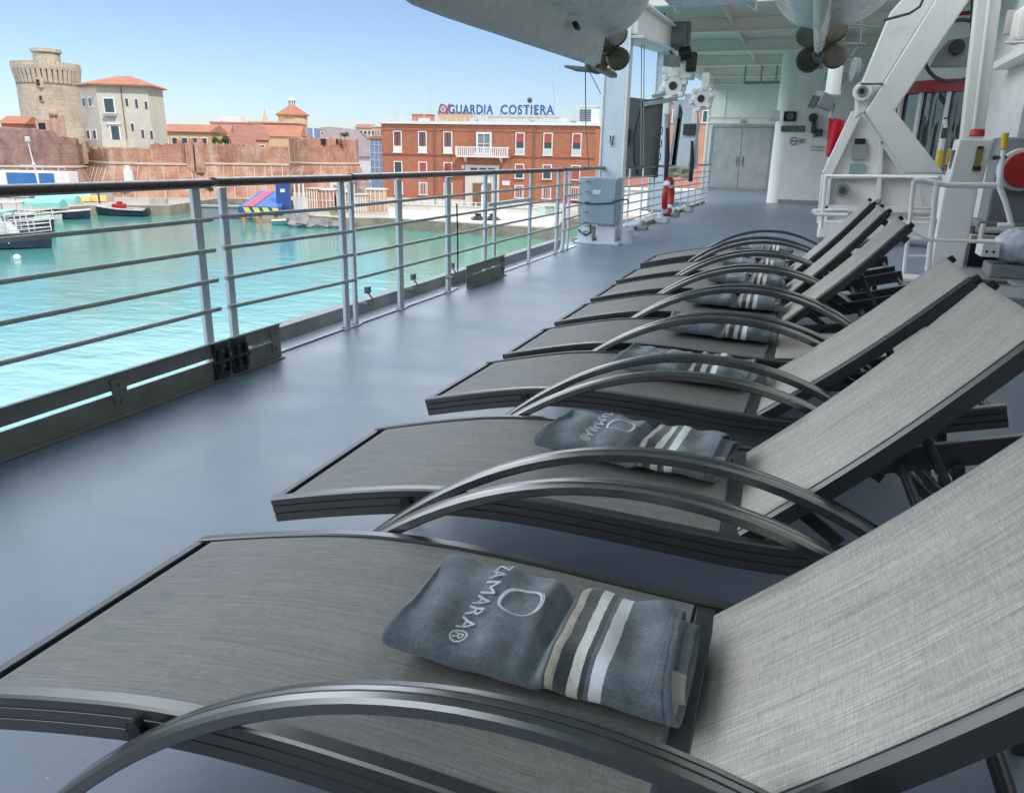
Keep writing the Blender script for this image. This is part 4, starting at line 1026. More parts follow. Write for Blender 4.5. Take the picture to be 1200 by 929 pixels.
# tall post and control column
t = thing('tall_post', 'tall grey post rising above the control column to the top of the picture', 'post', (1.75, 12, 0))
m = MB(); m.prism([ony(1146, -8, 12.0), ony(1175, -8, 12.0), ony(1151, 175, 12.0), ony(1126, 175, 12.0)], (0, .25, 0)); m.build('post', OLIVE, t, bevel=.015)
m = MB(); m.prism([ony(1158, -8, 11.98), ony(1161, -8, 11.98), ony(1141, 160, 11.98), ony(1138, 160, 11.98)], (0, -.04, 0)); m.build('rib', WHITE, t, bevel=.004)
m = MB(); m.tube([ony(1139, 0, 13.2), ony(1138, 40, 13.2), ony(1134, 84, 13.2), ony(1120, 196, 13.2)], .016, 8); m.build('black_line', BLACK, t, smooth=40)
t = thing('control_column', 'white control column with a red cap, right of the loungers', 'control column', (1.75, 11, 0))
x0, x1 = 1.60, 1.96
m = MB(); m.prism([(1.56, 11.0, 1.02), (1.92, 11.0, 1.02), (1.965, 11.0, 1.58), (1.60, 11.0, 1.58)], (0, .42, 0)); m.build('head', OLIVE, t, bevel=.02)
m = MB(); m.bb((1.53, 11.02, 0), (1.90, 11.40, 1.015)); m.build('column', WHITE, t, bevel=.02)
m = MB(); c = ony(1146.5, 185.5, 10.99); m.box(c, (.075, .03, .26)); g = m.build('gauge', paint('gauge_brass', (.25, .20, .06), .35, metal=.3), t, bevel=.006)
m = MB(); m.box(c+Vector((0, -.016, -.12)), (.085, .03, .05)); m.box(c+Vector((0, -.016, .12)), (.06, .02, .03)); m.build('gauge_end', BLACK, g)
m = MB(); c = ony(1145, 157, 11.2); m.cyl(c+Vector((0, 0, -.03)), c+Vector((0, 0, .055)), .085, .075, n=18); m.build('red_cap', RED, t, smooth=40, bevel=.01)
m = MB(); m.bb((1.575, 11.12, 1.22), (1.592, 11.3, 1.45)); m.build('side_slot', DGREY, t)
m = MB(); m.bb((1.515, 11.15, .45), (1.53, 11.25, .62)); m.build('switch', DGREY, t)
# white pipe railing and little ladder beside the column
t = thing('pipe_railing', 'white pipe railing with a small ladder in front of the davit base', 'railing', (1.2, 11, 0))
for nm, pts, r in (('rail', [(968, 206, 13.2), (1020, 206.5, 12.8), (1100, 208, 12.4)], .022), ('rail', [(1071, 212, 10.3), (1078, 211, 10.3), (1110, 217, 10.35), (1168, 217.5, 10.4)], .035), ('stile', [(1071, 212, 10.3), (1066, 262, 10.3), (1059, 322, 10.3)], .025), ('stile', [(1098, 214, 10.3), (1093, 262, 10.3), (1087, 318, 10.3)], .032), ('post', [(968, 206, 13.2), (962, 268, 13.2)], .028), ('rail', [(1052, 264, 9.9), (1060, 266, 9.9), (1089, 281, 9.9), (1166, 284, 9.9)], .02), ('rail', [(952, 247, 13.1), (956, 251, 13.1), (993, 252, 13.1)], .03), ('rail', [(952, 247, 13.4), (993, 246, 13.4)], .03)):
    m = MB(); m.tube([ony(*p) for p in pts], r, 10); m.build(nm, WHITE, t, smooth=40)
for py in (244, 256, 262, 280, 300):
    m = MB(); m.tube([ony(1068-(py-244)*.13, py, 10.3), ony(1095-(py-244)*.1, py, 10.3)], .014, 8); m.build('rung', WHITE, t, smooth=40)
m = MB(); m.prism([ony(1076, 216, 10.6), ony(1093, 250, 10.6), ony(1080, 242, 10.6)], (0, .03, 0)); m.build('gusset', WHITE, t)
m = MB(); m.bb((1.02, 9.75, 0), (1.42, 10.15, .045)); m.build('step_plate', WHITE, t, bevel=.008)
# mooring gear and covered motor at the right edge
t = thing('covered_motor', 'motor wrapped in milky plastic sheet at the right edge of the deck', 'motor', (2.25, 10.2, 0))
m = MB(); m.sphere((2.30, 10.25, .42), .235, 14, (1.25, 1, .85))
rr = random.Random(5)
for v in m.bm.verts: v.co += Vector((rr.uniform(-1, 1), rr.uniform(-1, 1), rr.uniform(-1, 1)))*.014
m.build('plastic_wrap', PLAST, t, smooth=50)
m = MB(); m.bb((1.88, 10.05, .30), (2.06, 10.4, .47)); m.build('flange', WHITE, t, bevel=.01)
m = MB()
for x in (1.93, 2.0): m.cyl((x, 10.03, .36), (x, 10.05, .36), .014, n=8)
m.build('bolt', BLACK, t); m = MB(); m.bb((2.0, 10.05, .07), (2.7, 10.5, .22)); m.build('mount', GREYB, t, bevel=.02)
t = thing('deck_plinth', 'low pale plinth with a dark square opening, right of the lounger backs', 'plinth', (2.2, 9, 0))
m = MB(); m.bb((1.66, 8.3, 0), (3.0, 9.05, .12)); m.bb((1.66, 9.05, 0), (3.0, 10.9, .07)); m.build('slab', COAM, t, bevel=.012)
m = MB(); m.bb((1.78, 9.30, .0715), (2.12, 9.72, .076)); m.build('opening', BLACK, t)
m = MB(); m.bb((1.75, 9.27, .071), (2.15, 9.30, .10)); m.bb((1.75, 9.72, .071), (2.15, 9.75, .10)); m.bb((1.75, 9.30, .071), (1.78, 9.72, .10)); m.bb((2.12, 9.30, .071), (2.15, 9.72, .10)); m.build('opening_rim', COAM, t)
t = thing('small_valve', 'small white pipe valve behind the third lounger backrest', 'valve', (1.50, 10.2, 0))
m = MB(); m.tube([(1.47, 9.6, .0), (1.47, 9.6, .13), (1.60, 9.6, .13)], .03, 10); m.build('pipe', WHITE, t, smooth=40)
m = MB(); m.tube([(1.55+.05*math.cos(k*PI/6), 9.58, .15+.05*math.sin(k*PI/6)) for k in range(13)], .012, 6); m.build('hand_wheel', WHITE, t, smooth=40)
t = thing('winch', 'grey deck winch with a dark red drum end at the right edge', 'winch', (2.5, 11.5, 0))
m = MB(); m.bb((2.15, 11.6, .55), (3.0, 12.2, 1.62)); m.bb((2.05, 11.5, .50), (3.0, 12.3, .60)); m.build('frame', GREYB, t, bevel=.03)
c = ony(1199, 199, 11.4)
m = MB(); m.cyl(c+Vector((0, .02, 0)), c+Vector((0, .2, 0)), .255, n=32); m.build('drum_flange', OLIVE, t, smooth=40, bevel=.01)
m = MB(); m.cyl(c+Vector((0, -.03, 0)), c+Vector((0, .02, 0)), .21, n=32); m.build('drum_end', RED, t, smooth=40, bevel=.01)
m = MB(); m.bb((2.05, 11.7, 0), (3.0, 12.25, .50)); m.build('bed', BLACK, t, bevel=.01)
m = MB(); m.bb((1.98, 11.4, .33), (2.35, 11.6, .43)); m.tube([(2.0, 11.3, .5), (3.0, 11.3, .55)], .04, 10); m.build('pipework', WHITE, t, bevel=.01)
m = MB(); m.cyl((2.02, 11.0, .3), (2.02, 11.0, .6), .03, n=10); m.build('stub', WHITE, t, smooth=40)
t = thing('brake_lever', 'bent white lever with a yellow grip beside the dark red drum end', 'lever', ony(1172, 210, 10.6))
m = MB(); m.tube([ony(1186, 265, 10.6), ony(1178, 236, 10.6), ony(1171, 218, 10.6), ony(1173, 195, 10.6), ony(1176, 176, 10.6)], [.03, .03, .035, .03, .025], 10); m.tube([ony(1169, 264, 10.6), ony(1188, 264, 10.6)], .03, 10); m.build('lever', WHITE, t, smooth=40)
m = MB(); m.tube([ony(1176.3, 174, 10.6), ony(1178.5, 156, 10.6)], [.032, .037], 12); m.build('grip', YEL, t, smooth=40)
m = MB(); c = ony(1168, 185, 10.6); m.tube([c, c+Vector((.1, 0, .01))], .02, 8); m.cyl(c+Vector((-.02, -.02, 0)), c+Vector((-.02, .05, 0)), .028, n=10); m.build('clevis', DGREY, t, smooth=40)
# yellow tipped pole, orange board
t = thing('boat_hook', 'boat hook with a yellow and white banded end before the window bay', 'boat hook', ony(1100, 180, 15))
p, q = ony(1109, 138, 15), ony(1099, 199, 15)
for nm, a, b, mt, r in (('shaft', 0, .40, DGREY, .04), ('white_band', .40, .62, SIGNW, .045), ('yellow_end', .62, 1, YEL, .05)):
    m = MB(); m.tube([p.lerp(q, a), p.lerp(q, b)], r, 10); m.build(nm, mt, t, smooth=40)
m = MB(); m.tube([ony(1107.5, 140, 14.95), ony(1108, 150, 14.95)], .03, 8); m.build('white_tip', SIGNW, t, smooth=40)
t = thing('hazard_board', 'pale orange hazard board with dark marks between boat hook and control column', 'sign', ony(1114, 190, 14))
m = MB(); m.prism(Q([(1107, 205), (1109, 184), (1112, 174.5), (1122, 174), (1119, 207)], 14.0), (0, .03, 0)); b = m.build('board', ORANGE, t, bevel=.006)
m = MB(); m.box(ony(1113.5, 187, 13.98), (.03, .02, .06)); m.box(ony(1117.5, 186.5, 13.98), (.05, .02, .09)); m.build('dark_mark', BLACK, b)
m = MB(); m.box(ony(1113, 195, 13.985), (.13, .01, .03)); m.box(ony(1113, 199, 13.985), (.13, .01, .03)); m.build('red_mark', CRED, b)
# red panel on its pole, flood light
t = thing('signal_pole', 'thin white and red pole carrying a folded red flag, left of the davit base', 'flag', (.35, 16, 0))
m = MB(); m.tube([ony(973, 128, 15.6), ony(970.5, 185, 15.6), ony(967, 240, 15.6)], .022, 8); m.build('pole', WHITE, t, smooth=40)
m = MB(); m.tube([ony(967.4, 240, 15.58), ony(966, 273, 15.58)], .026, 8); m.tube([ony(965, 273, 15.5), ony(967.5, 273.5, 15.7)], .03, 8); m.build('red_foot', RED, t, smooth=40)
def flag(u, v):
    p = Vector(ony(971.5-3.5*v, 138+46*v, 15.55)); q = Vector(ony(989.5-12*v*v, 140.5+41*v, 15.55)); w_ = p.lerp(q, u); w_.y += .04*math.sin(u*9+v*2)-.02
    return w_
m = MB(); m.grid(flag, 14, 14); m.build('red_cloth', paint('flag_red', (.50, .008, .022), .75, var=.15, scale=6), t, smooth=60, solid=.006)
m = MB(); m.prism(Q([(968.5, 184), (979, 182), (977, 190), (968, 199)], 15.55), (0, .01, 0)); m.build('white_cloth', SIGNW, t)
t = thing('flood_light', 'grey flood light on a bracket above the red flag', 'flood light', ony(965, 118, 15.5))
c = ony(965, 118.5, 15.5)
m = MB(); m.box(c, (.28, .30, .26), M=Matrix.Rotation(.35, 3, 'Y') @ Matrix.Rotation(.5, 3, 'Z')); m.build('housing', GREYB, t, bevel=.025)
m = MB(); m.box(c+Vector((-.16, -.08, -.02)), (.03, .24, .22), M=Matrix.Rotation(.35, 3, 'Y') @ Matrix.Rotation(.5, 3, 'Z')); m.build('lens', WGLASS, t, bevel=.01)
m = MB(); m.tube([c+Vector((.1, 0, 0)), c+Vector((.2, .05, -.05)), c+Vector((.2, .05, -.3))], .035, 8); m.build('bracket', COAM, t, smooth=40)
c = ony(977, 98, 15.8)
m = MB(); m.cyl(c+Vector((0, 0, -.12)), c+Vector((0, 0, .28)), .125, n=20); m.cyl(c+Vector((0, 0, -.20)), c+Vector((0, 0, -.12)), .14, n=20)
tag(m.build('pipe_cowl', WHITE, None, smooth=40, bevel=.01), 'white round pipe cowl above the flood light under the right propeller', 'vent')
c = ony(999, 82, 13.5); m = MB(); m.cyl(c, c+Vector((.08, .02, 0)), .17, n=20); m.cyl(c+Vector((.08, .02, 0)), c+Vector((.13, .03, 0)), .1, n=16)
tag(m.build('round_lamp', GREYB, None, smooth=40, bevel=.01), 'small round grey lamp beside the white davit arm', 'lamp')
m = MB(); m.tube([ony(997, 29, 12.5), ony(1021, 31, 12.5), ony(1010, 38, 12.5)], .014, 6); m.tube([ony(990, 51, 12.5), ony(1015, 52, 12.5), ony(1003, 59, 12.5)], .014, 6); m.tube([ony(1011, 20, 12.5), ony(1008, 50, 12.5), ony(998, 66, 12.5)], .008, 6); m.tube([ony(985, 71, 12.4), ony(998, 71, 12.4)], .012, 6)
tag(m.build('pipe_hook', GREYB, None, smooth=40), 'thin dark pipe hooks beside the right propeller', 'hook')
m = MB(); c = ony(1183, 27, 13); m.box(c, (.10, .1, .30)); tag(m.build('wall_switch', paint('switch_pink', (.5, .42, .40), .5), None, bevel=.01), 'small switch box high on the white wall at the right edge', 'switch box')
t = thing('wall_locker', 'grey green rounded wall locker cut by the right edge of the picture', 'locker', ony(1195, 30, 12.6))
m = MB(); a, b = ony(1190, 48, 12.4), ony(1215, 5, 12.4); m.bb((a.x, 12.4, a.z), (b.x, 12.9, b.z)); m.build('body', CEILP, t, bevel=.05)
m = MB(); m.tube([a+Vector((-.12, 0, -.02)), a+Vector((.4, 0, -.02))], .02, 8); m.build('shelf_edge', WHITE, t, smooth=40)

# ================================================================== HARBOUR AND TOWN
WZ, QZ = -7.2, -6.0
m = MB(); m.quad((-3500, -3500, WZ), (3500, -3500, WZ), (3500, 3500, WZ), (-3500, 3500, WZ)); struct(m.build('water', WATER))
# quay and land: an outline along the waterline, top at QZ, with a vertical face into the water
line = [(-400, 60), (-62, 66), (-55, 101), (far(198, 240, 104)[0], 104), (far(199, 240, 104)[0], 121), (far(342, 240, 121)[0], 121), (far(345, 240, 92)[0], 93), (far(400, 240, 90)[0], 90), (far(450, 260, 90.7)[0], 90.7), (far(652, 270, 82)[0], 81.5), (far(660, 262, 96)[0], 96), (far(800, 262, 96)[0], 96), (300, 100)]
m = MB()
top = [m.bm.verts.new(wf(a, b, QZ)) for a, b in line]; back = [m.bm.verts.new(wf(400, 3000, QZ)), m.bm.verts.new(wf(-1500, 3000, QZ))]
m.face(top+back)
struct(m.build('ground', QUAYS))
m = MB()
for (a, b), (c, d) in zip(line, line[1:]): m.quad(wf(a, b, QZ), wf(c, d, QZ), wf(c, d, WZ-.5), wf(a, b, WZ-.5))
struct(m.build('quay_wall', paint('wet_quay_wall', (.26, .22, .17), .85, var=.25, scale=.8, dirt=(.06, .055, .04), dirt_amt=.7, spec=.2)))
m = MB(); pts = [(far(455, 260, 91)[0], 91.2), (far(645, 270, 83)[0], 83), (far(655, 262, 97)[0], 97), (far(655, 262, 104)[0], 104), (far(455, 260, 106)[0], 106)]
m.face([m.bm.verts.new(wf(a, b, QZ+.02)) for a, b in pts]); struct(m.build('quay_pavement', QUAYW))
m = MB(); m.face([m.bm.verts.new(wf(a, b, QZ+.03)) for a, b in [(far(388, 255, 93)[0], 93), (far(402, 255, 93)[0], 93), (far(405, 250, 99)[0], 99), (far(386, 250, 99)[0], 99)]])
struct(m.build('grass_patch', GRASS))

def fthing(name, label, cat, tt, D, z=QZ, rz=0.0, group=None):
    return thing(name, label, cat, wf(tt, D, z), FYAW+rz, group)
def window(par, x, y, z, w, h, frame, pane, depth=.10, bars=(1, 2), fr=.12, frm=None, sill=True):
    """a window whose frame stands a little proud of a wall facing local -y at y"""
    m = MB(); m.bb((x-w/2-fr, y-depth, z), (x-w/2, y-.002, z+h)); m.bb((x+w/2, y-depth, z), (x+w/2+fr, y-.002, z+h)); m.bb((x-w/2-fr, y-depth, z+h), (x+w/2+fr, y-.002, z+h+fr))
    if sill: m.bb((x-w/2-fr*1.5, y-depth*1.7, z-fr), (x+w/2+fr*1.5, y-.002, z))
    o = m.build('window', frame, par, local=True)
    m = MB(); m.bb((x-w/2, y-depth*.3, z), (x+w/2, y-.003, z+h)); p = m.build('pane', pane, o, local=True)
    return o
def gable(m, x0, x1, y0, y1, z, h, ov=.4):
    """ridge along x"""
    ym = (y0+y1)/2; a = [(x0-ov, y0-ov, z), (x0-ov, y1+ov, z), (x0-ov, ym, z+h)]; 
    m.prism(a, (x1-x0+2*ov, 0, 0))
def hip(m, x0, x1, y0, y1, z, h, ov=.5, th=.25):
    a, b, c, d = x0-ov, x1+ov, y0-ov, y1+ov; ym = (c+d)/2; ins = min((b-a)/2*.95, (d-c)/2)
    v = [m.bm.verts.new(p) for p in [(a, c, z), (b, c, z), (b, d, z), (a, d, z), (a, c, z+th), (b, c, z+th), (b, d, z+th), (a, d, z+th), (a+ins, ym, z+h), (b-ins, ym, z+h)]]
    for f in ((3, 2, 1, 0), (0, 1, 5, 4), (1, 2, 6, 5), (2, 3, 7, 6), (3, 0, 4, 7), (4, 5, 9, 8), (6, 7, 8, 9), (5, 6, 9), (7, 4, 8)): m.face([v[i] for i in f])

# ------------------------------------------------------------------ the old fort
def fortwall(name, label, path, ztop, zcord, mat, rnd, merlon=False, quoins=0):
    """wall that follows a (t, D) path; scarp below the cordon leans out"""
    c = path[len(path)//2]; th = thing(name, label, 'fort wall', wf(c[0], c[1], QZ))
    m = MB(); n_ = 60
    def at(s):
        L = [0]
        for (a, b), (c_, d) in zip(path, path[1:]): L.append(L[-1]+math.hypot(c_-a, d-b))
        q = s*L[-1]
        for i in range(len(path)-1):
            if q <= L[i+1]+1e-6:
                f = (q-L[i])/(L[i+1]-L[i]); a, b = path[i], path[i+1]; 
                nx, ny = (b[1]-a[1]), -(b[0]-a[0]); l = math.hypot(nx, ny)
                return a[0]+(b[0]-a[0])*f, a[1]+(b[1]-a[1])*f, nx/l, ny/l
    r = random.Random(rnd)
    jag = [r.uniform(-.25, .12) for _ in range(n_+1)]
    zt = ztop if callable(ztop) else (lambda s: ztop)
    rows = []
    for k in range(n_+1):
        s = k/n_; x, y, nx, ny = at(s); top = zt(s)+jag[k]
        col = []
        for z, off in ((WZ-.3, 2.4), ((WZ+zcord)/2, 1.2), (zcord, 0.05), (zcord+.01, 0.0), ((top+zcord)/2, 0), (top, 0), (top, -1.6), (top-2.5, -1.7)):
            col.append(m.bm.verts.new(wf(x+nx*off, y+ny*off, z)))
        rows.append(col)
    for a, b in zip(rows, rows[1:]):
        for i in range(7): m.face([a[i], b[i], b[i+1], a[i+1]])
    m.build('wall', mat, th)
    m = MB(); rows = []
    for k in range(n_+1):
        x, y, nx, ny = at(k/n_); rows.append([m.bm.verts.new(wf(x+nx*o, y+ny*o, zcord+z)) for o, z in ((.0, -.18), (.28, -.12), (.28, .12), (.0, .18))])
    for a, b in zip(rows, rows[1:]):
        for i in range(3): m.face([a[i], b[i], b[i+1], a[i+1]])
    m.build('cordon', QUOIN, th)
    if quoins:
        m = MB()
        for k in range(quoins):
            s = (k+.35+r.uniform(-.2, .2))/quoins; x, y, nx, ny = at(min(.98, s))
            p = [wf(x+nx*(2.4*f+.05), y+ny*(2.4*f+.05), zcord-(zcord-WZ)*f) for f in (.02, .5, 1.0)]
            for a, b in zip(p, p[1:]): m.bar(a, b, r.uniform(.07, .17), .06, up=(RT.y, -RT.x, 0))
        m.build('pale_streak', QUOIN, th)
    return th, at
tq = lambda px, D, py=185: far(px, py, D)[0]
z_at = lambda px, py, D: far(px, py, D)[2]
# left grey-red bastion (in half shade), centre scarp, curtain and round bastion
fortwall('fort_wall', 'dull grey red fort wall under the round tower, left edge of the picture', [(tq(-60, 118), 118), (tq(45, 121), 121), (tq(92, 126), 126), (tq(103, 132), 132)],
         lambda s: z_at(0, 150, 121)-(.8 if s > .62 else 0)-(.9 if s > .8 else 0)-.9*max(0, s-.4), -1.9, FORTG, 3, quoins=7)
fortwall('fort_wall', 'bright brick fort scarp with pale quoins below the hipped roof house', [(tq(103, 131), 131), (tq(128, 122), 122), (tq(165, 121), 121), (tq(236, 124), 124)],
         lambda s: 1.05 if s < .72 else 1.9, -1.15, FORT, 4, quoins=13)
fortwall('fort_wall', 'long low brick fort curtain wall between house and round bastion', [(tq(236, 124), 124.02), (tq(338, 127), 127)], lambda s: 1.95-.15*s, -1.0, FORT, 5, quoins=9)
cb_t, cb_D = tq(382, 139), 139
R_ = tq(421, 130)-tq(379, 130)
arc = [(cb_t+R_*1.0*math.sin(a), cb_D-R_*1.45*math.cos(a)) for a in [(-1.45+2.95*k/14) for k in range(15)]]
th, at_ = fortwall('fort_bastion', 'round brick fort bastion with three dark embrasures left of the brick building', arc, 3.25, -.75, FORT, 6, quoins=8)
for px in (380, 394, 407):
    D0 = cb_D-R_*1.45*math.sqrt(max(0, 1-((tq(px, 131)-cb_t)/R_)**2))-.03
    m = MB(); p = wf(tq(px, D0), D0, z_at(px, 166, D0)); m.box(p, (.75, .3, .85), rz=FYAW); m.build('embrasure', BLACK, th)
for k, px in enumerate((396, 410, 424)):
    D0 = 122.0; m = MB(); c = far(px, 204, D0); p = wf(c[0], D0, QZ)
    m.lathe(p+Vector((0, 0, 3.4-1.0)), [(.7, 0), (1.25, 0), (1.25, .0)], 12, axis=(FW.x, FW.y, 0))
    for s in (-1, 1): m.box(p+RT*(s*1.0)+Vector((0, 0, 1.2)), (.5, .6, 2.4), rz=FYAW)
    m.box(p+Vector((0, 0, 2.5)), (2.6, .5, .4), rz=FYAW)
    tag(m.build('stone_arch', QUAYW), ['white stone arch at the fort foot, left of three', 'white stone arch at the fort foot, middle of three', 'white stone arch at the fort foot, next to the brick building'][k], 'arch', 'white arches at the fort foot')
# buttresses / steps of the wall near the curtain start
for k, px in enumerate((209, 222, 233)):
    m = MB(); c = far(px, 168, 123.5); m.box(wf(c[0], 123.4, -.1), (1.1, .9, 3.9+.3*k), rz=FYAW); m.box(wf(c[0]+.2, 123.5, 2.1+.15*k), (.6, .7, .7), rz=FYAW)
    tag(m.build('brick_pier', FORT), 'brick pier on the fort wall, %s from the pale house' % ['first', 'second', 'third'][k], 'pier', 'brick piers on the fort wall')

# round tower
D = 150; t0, z0 = tq(61, D, 150), QZ
xl, xr = tq(24, D, 130), tq(96.5, D, 140); c_t = (tq(31, D, 145)+tq(97, D, 145))/2; rb = (tq(97, D, 145)-tq(31, D, 145))/2
zt = z_at(55, 72, D-5)-.3
t = thing('round_tower', 'round pale stone tower with a corbelled crown and small turret, behind the fort', 'tower', wf(c_t, D, z0))
base = wf(c_t, D, 0)
zc = zt-2.9
rt_ = (tq(90.5, D, 72)-tq(18, D, 72))/2; lean = (tq(90.5, D, 72)+tq(18, D, 72))/2-c_t
def leanfix(m):
    for v in m.bm.verts:
        f = (v.co.z-2)/(zt-2); 
m = MB(); m.lathe(base, [(rb*1.03, QZ), (rb*1.0, 3), (rb*.98, zc), (rb*.99, zc+.2)], 48); leanfix(m); m.build('shaft', STONE, t, smooth=50)
m = MB(); m.lathe(base, [(rt_-.45, zt-.9), (rt_-.1, zt-.9), (rt_, zt-.6), (rt_, zt), (rt_-.7, zt), (rt_-.7, zt-1.0), (0.1, zt-1.0)], 48); m.build('parapet', STONE, t, smooth=40)
m = MB()
for k in range(40):
    a = 2*PI*k/40; d = Vector((math.cos(a), math.sin(a), 0))
    p = [base+d*(rb*.97)+Vector((0, 0, zc-.6)), base+d*(rt_-.15)+Vector((0, 0, zt-1.3)), base+d*(rt_-.05)+Vector((0, 0, zt-.88)), base+d*(rb*.95)+Vector((0, 0, zt-.88))]
    sd = Vector((-d.y, d.x, 0)); m.prism([q-sd*.30 for q in p], sd*.60)
m.build('corbels', STONE, t)
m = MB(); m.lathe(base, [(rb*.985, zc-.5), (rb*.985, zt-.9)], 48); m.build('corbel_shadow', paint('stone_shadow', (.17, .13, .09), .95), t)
m = MB()
for k in range(52):
    a = 2*PI*k/52; d = Vector((math.cos(a), math.sin(a), 0)); m.box(base+d*(rt_-.28)+Vector((0, 0, zt+.18)), (.5, .55, .36), rz=a)
m.build('merlons', STONE, t)
zt2 = z_at(53, 57.5, D); dr = (tq(69, D, 60)-tq(38, D, 60))/2; tc_ = wf((tq(69, D, 60)+tq(38, D, 60))/2, D, 0)
m = MB(); m.lathe(tc_, [(dr*.92, zt-1), (dr*.92, zt2-.75), (dr*1.05, zt2-.65), (dr*1.05, zt2-.1), (0.1, zt2)], 32); m.build('turret', STONE, t, smooth=40)
m = MB(); m.tube([tc_+Vector((0, 0, zt2)), tc_+Vector((0, 0, zt2+1.0))], .06, 6); m.build('finial', MAST, t)
for px, py, w_, h_ in ((46, 97, .75, 1.0), (49, 115, .5, .7)):
    c = far(px, py, D-rb*.97); ang = math.asin((c[0]-c_t)/rb); p = wf(c_t+rb*math.sin(ang)*.985, D-rb*.985*math.cos(ang), c[2])
    m = MB(); m.box(p, (w_*1.6, .5, h_*1.6), rz=FYAW-ang); wn = m.build('window', QUOIN, t)
    m = MB(); m.box(p-FW*.16+RT*(-.16*math.sin(ang)), (w_*.7, .5, h_), rz=FYAW-ang); m.build('opening', BLACK, wn)
# ruined gate house in front of the tower
t = fthing('ruined_gatehouse', 'ruined pale brick gatehouse with a dark opening at the tower foot', 'ruin', tq(60, 128), 128, 0.5)
a = tq(48, 128)-tq(60, 128); zb, z1 = -1.2, z_at(55, 138, 128)-.5
m = MB(); m.bb((a, 0, -2), (a+2.1, 3, z1-.3)); m.bb((a+2.1, .3, -2), (a+3.0, 3, z1+.5)); m.bb((a-.8, .5, -2), (a, 3, z1-1.6)); m.bb((a+3.0, .2, -2), (a+5.0, 3, .4)); m.bb((a+4.1, 1.2, -2), (a+6.4, 3, 1.6))
m.sphere((a+2.7, .6, z1+.7), .7, 8); m.build('walls', paint('pale_ruin_brick', (.50, .34, .26), .9, var=.25, scale=1.2, dirt=(.3, .2, .15), dirt_amt=.6, spec=.1), t, local=True)
for lo_, hi_ in (((a+.45, -.05, z1-2.0), (a+1.5, .3, z1-.8)), ((a+1.0, -.05, .1), (a+1.6, .3, .6)), ((a+4.3, .1, .5), (a+4.9, .6, 1.1))): m = MB(); m.bb(lo_, hi_); m.build('opening', BLACK, t, local=True)
m = MB(); m.bb((-1.5, -1.2, -.75), (4.2, .2, -.4)); m.build('ledge', QUOIN, t, local=True)
t = fthing('low_fort_building', 'low pitched tile roofed building on the left fort wall', 'building', tq(14, 124), 124, 1.5)
m = MB(); m.bb((-5, 0, -1), (3.6, 5, 1.3)); m.build('walls', FORTG, t, local=True)
m = MB(); m.prism([(-6, -.4, 1.3), (4.4, -.4, -.4), (6.4, -.4, -1.0), (6.4, -.4, -.7), (4.2, -.4, .3), (-1, -.4, 2.3), (-6, -.4, 2.5)], (0, 5.6, 0)); m.build('roof', TILE2, t, local=True)
t = fthing('orange_roof_house', 'small house with a bright orange roof just left of the round tower', 'house', tq(23, 136), 136, 1)
m = MB(); m.bb((-2.2, 0, -2), (1.6, 5, 3.6)); m.build('walls', SALMON, t, local=True); m = MB(); gable(m, -2.2, 1.6, 0, 5, 3.6, 1.3); m.build('roof', TILE, t, local=True)

# hipped roof house
D = 127; tl, tm, tr = tq(94, D), tq(123, D), tq(188, D)
zb, zr = z_at(125, 172, D), z_at(124, 100, D); zr2 = z_at(186, 106, D)
t = fthing('fort_house', 'pale plaster house with an orange hipped roof standing on the fort wall', 'house', tm, D, zb, rz=.16)
Wd = (tr-tm)*.86; Dp = 7.5; H = zr-zb
M_ = [(0, 0), (Wd, 0), (Wd, Dp), (-3.4, Dp+2.5)]
ang = math.atan2(6.0, -(tm-tl)*1.0)
left = Vector((-(tm-tl)*.98, 4.0, 0))
m = MB(); m.prism([(0, 0, -1), (Wd, 0, -1), (Wd+.3, Dp, -1), (left.x+1.2, Dp+3.5, -1), (left.x, left.y, -1)], (0, 0, H+1)); m.build('walls', PLASTER, t, local=True)
rp = [(-.35, -.75, 0), (Wd+.7, -.75, 0), (Wd+.9, Dp+.6, 0), (left.x+1.0, Dp+4.2, 0), (left.x-.8, left.y-.1, 0)]
m = MB(); lo = [m.bm.verts.new((x, y, H)) for x, y, z in rp]; hi = [m.bm.verts.new((x, y, H+.22)) for x, y, z in rp]
ap = [m.bm.verts.new((2.0, 4.6, H+1.75)), m.bm.verts.new((Wd-3.4, 3.8, H+1.75))]
m.face(lo[::-1]); m.bridge(lo, hi)
m.face([hi[0], hi[1], ap[1], ap[0]]); m.face([hi[1], hi[2], ap[1]]); m.face([hi[2], hi[3], ap[0], ap[1]]); m.face([hi[3], hi[4], ap[0]]); m.face([hi[4], hi[0], ap[0]])
m.build('roof', TILE, t, local=True)
# main window, door and small windows on the lit face (local y = 0)
zW = lambda py: z_at(138, py, D)-zb
window(t, 1.65, 0, zW(132), 1.35, zW(116)-zW(132), FWHITE, FGLASS, fr=.2)
m = MB(); m.bb((.8, -.55, zW(136.5)), (2.55, -.002, zW(132.5)-.1)); m.build('balcony', COAM, t, local=True)
window(t, 2.05, 0, zW(164), 1.15, zW(148)-zW(164), FWHITE, FGLASS, fr=.25, sill=False)
m = MB(); m.bb((1.1, -.28, zW(146)), (3.0, -.002, zW(145)+.1)); m.build('door_hood', FWHITE, t, local=True)
m = MB(); m.bb((0.3, -1.1, -.25), (4.9, -.002, .0)); m.build('terrace', QUOIN, t, local=True)
m = MB()
for k in range(12): m.bb((0.3+k*.4, -1.08, 0), (.36+k*.4, -1.03, .95))
m.bb((.3, -1.09, .95), (4.9, -1.02, 1.02)); m.build('balustrade', FWHITE, t, local=True)
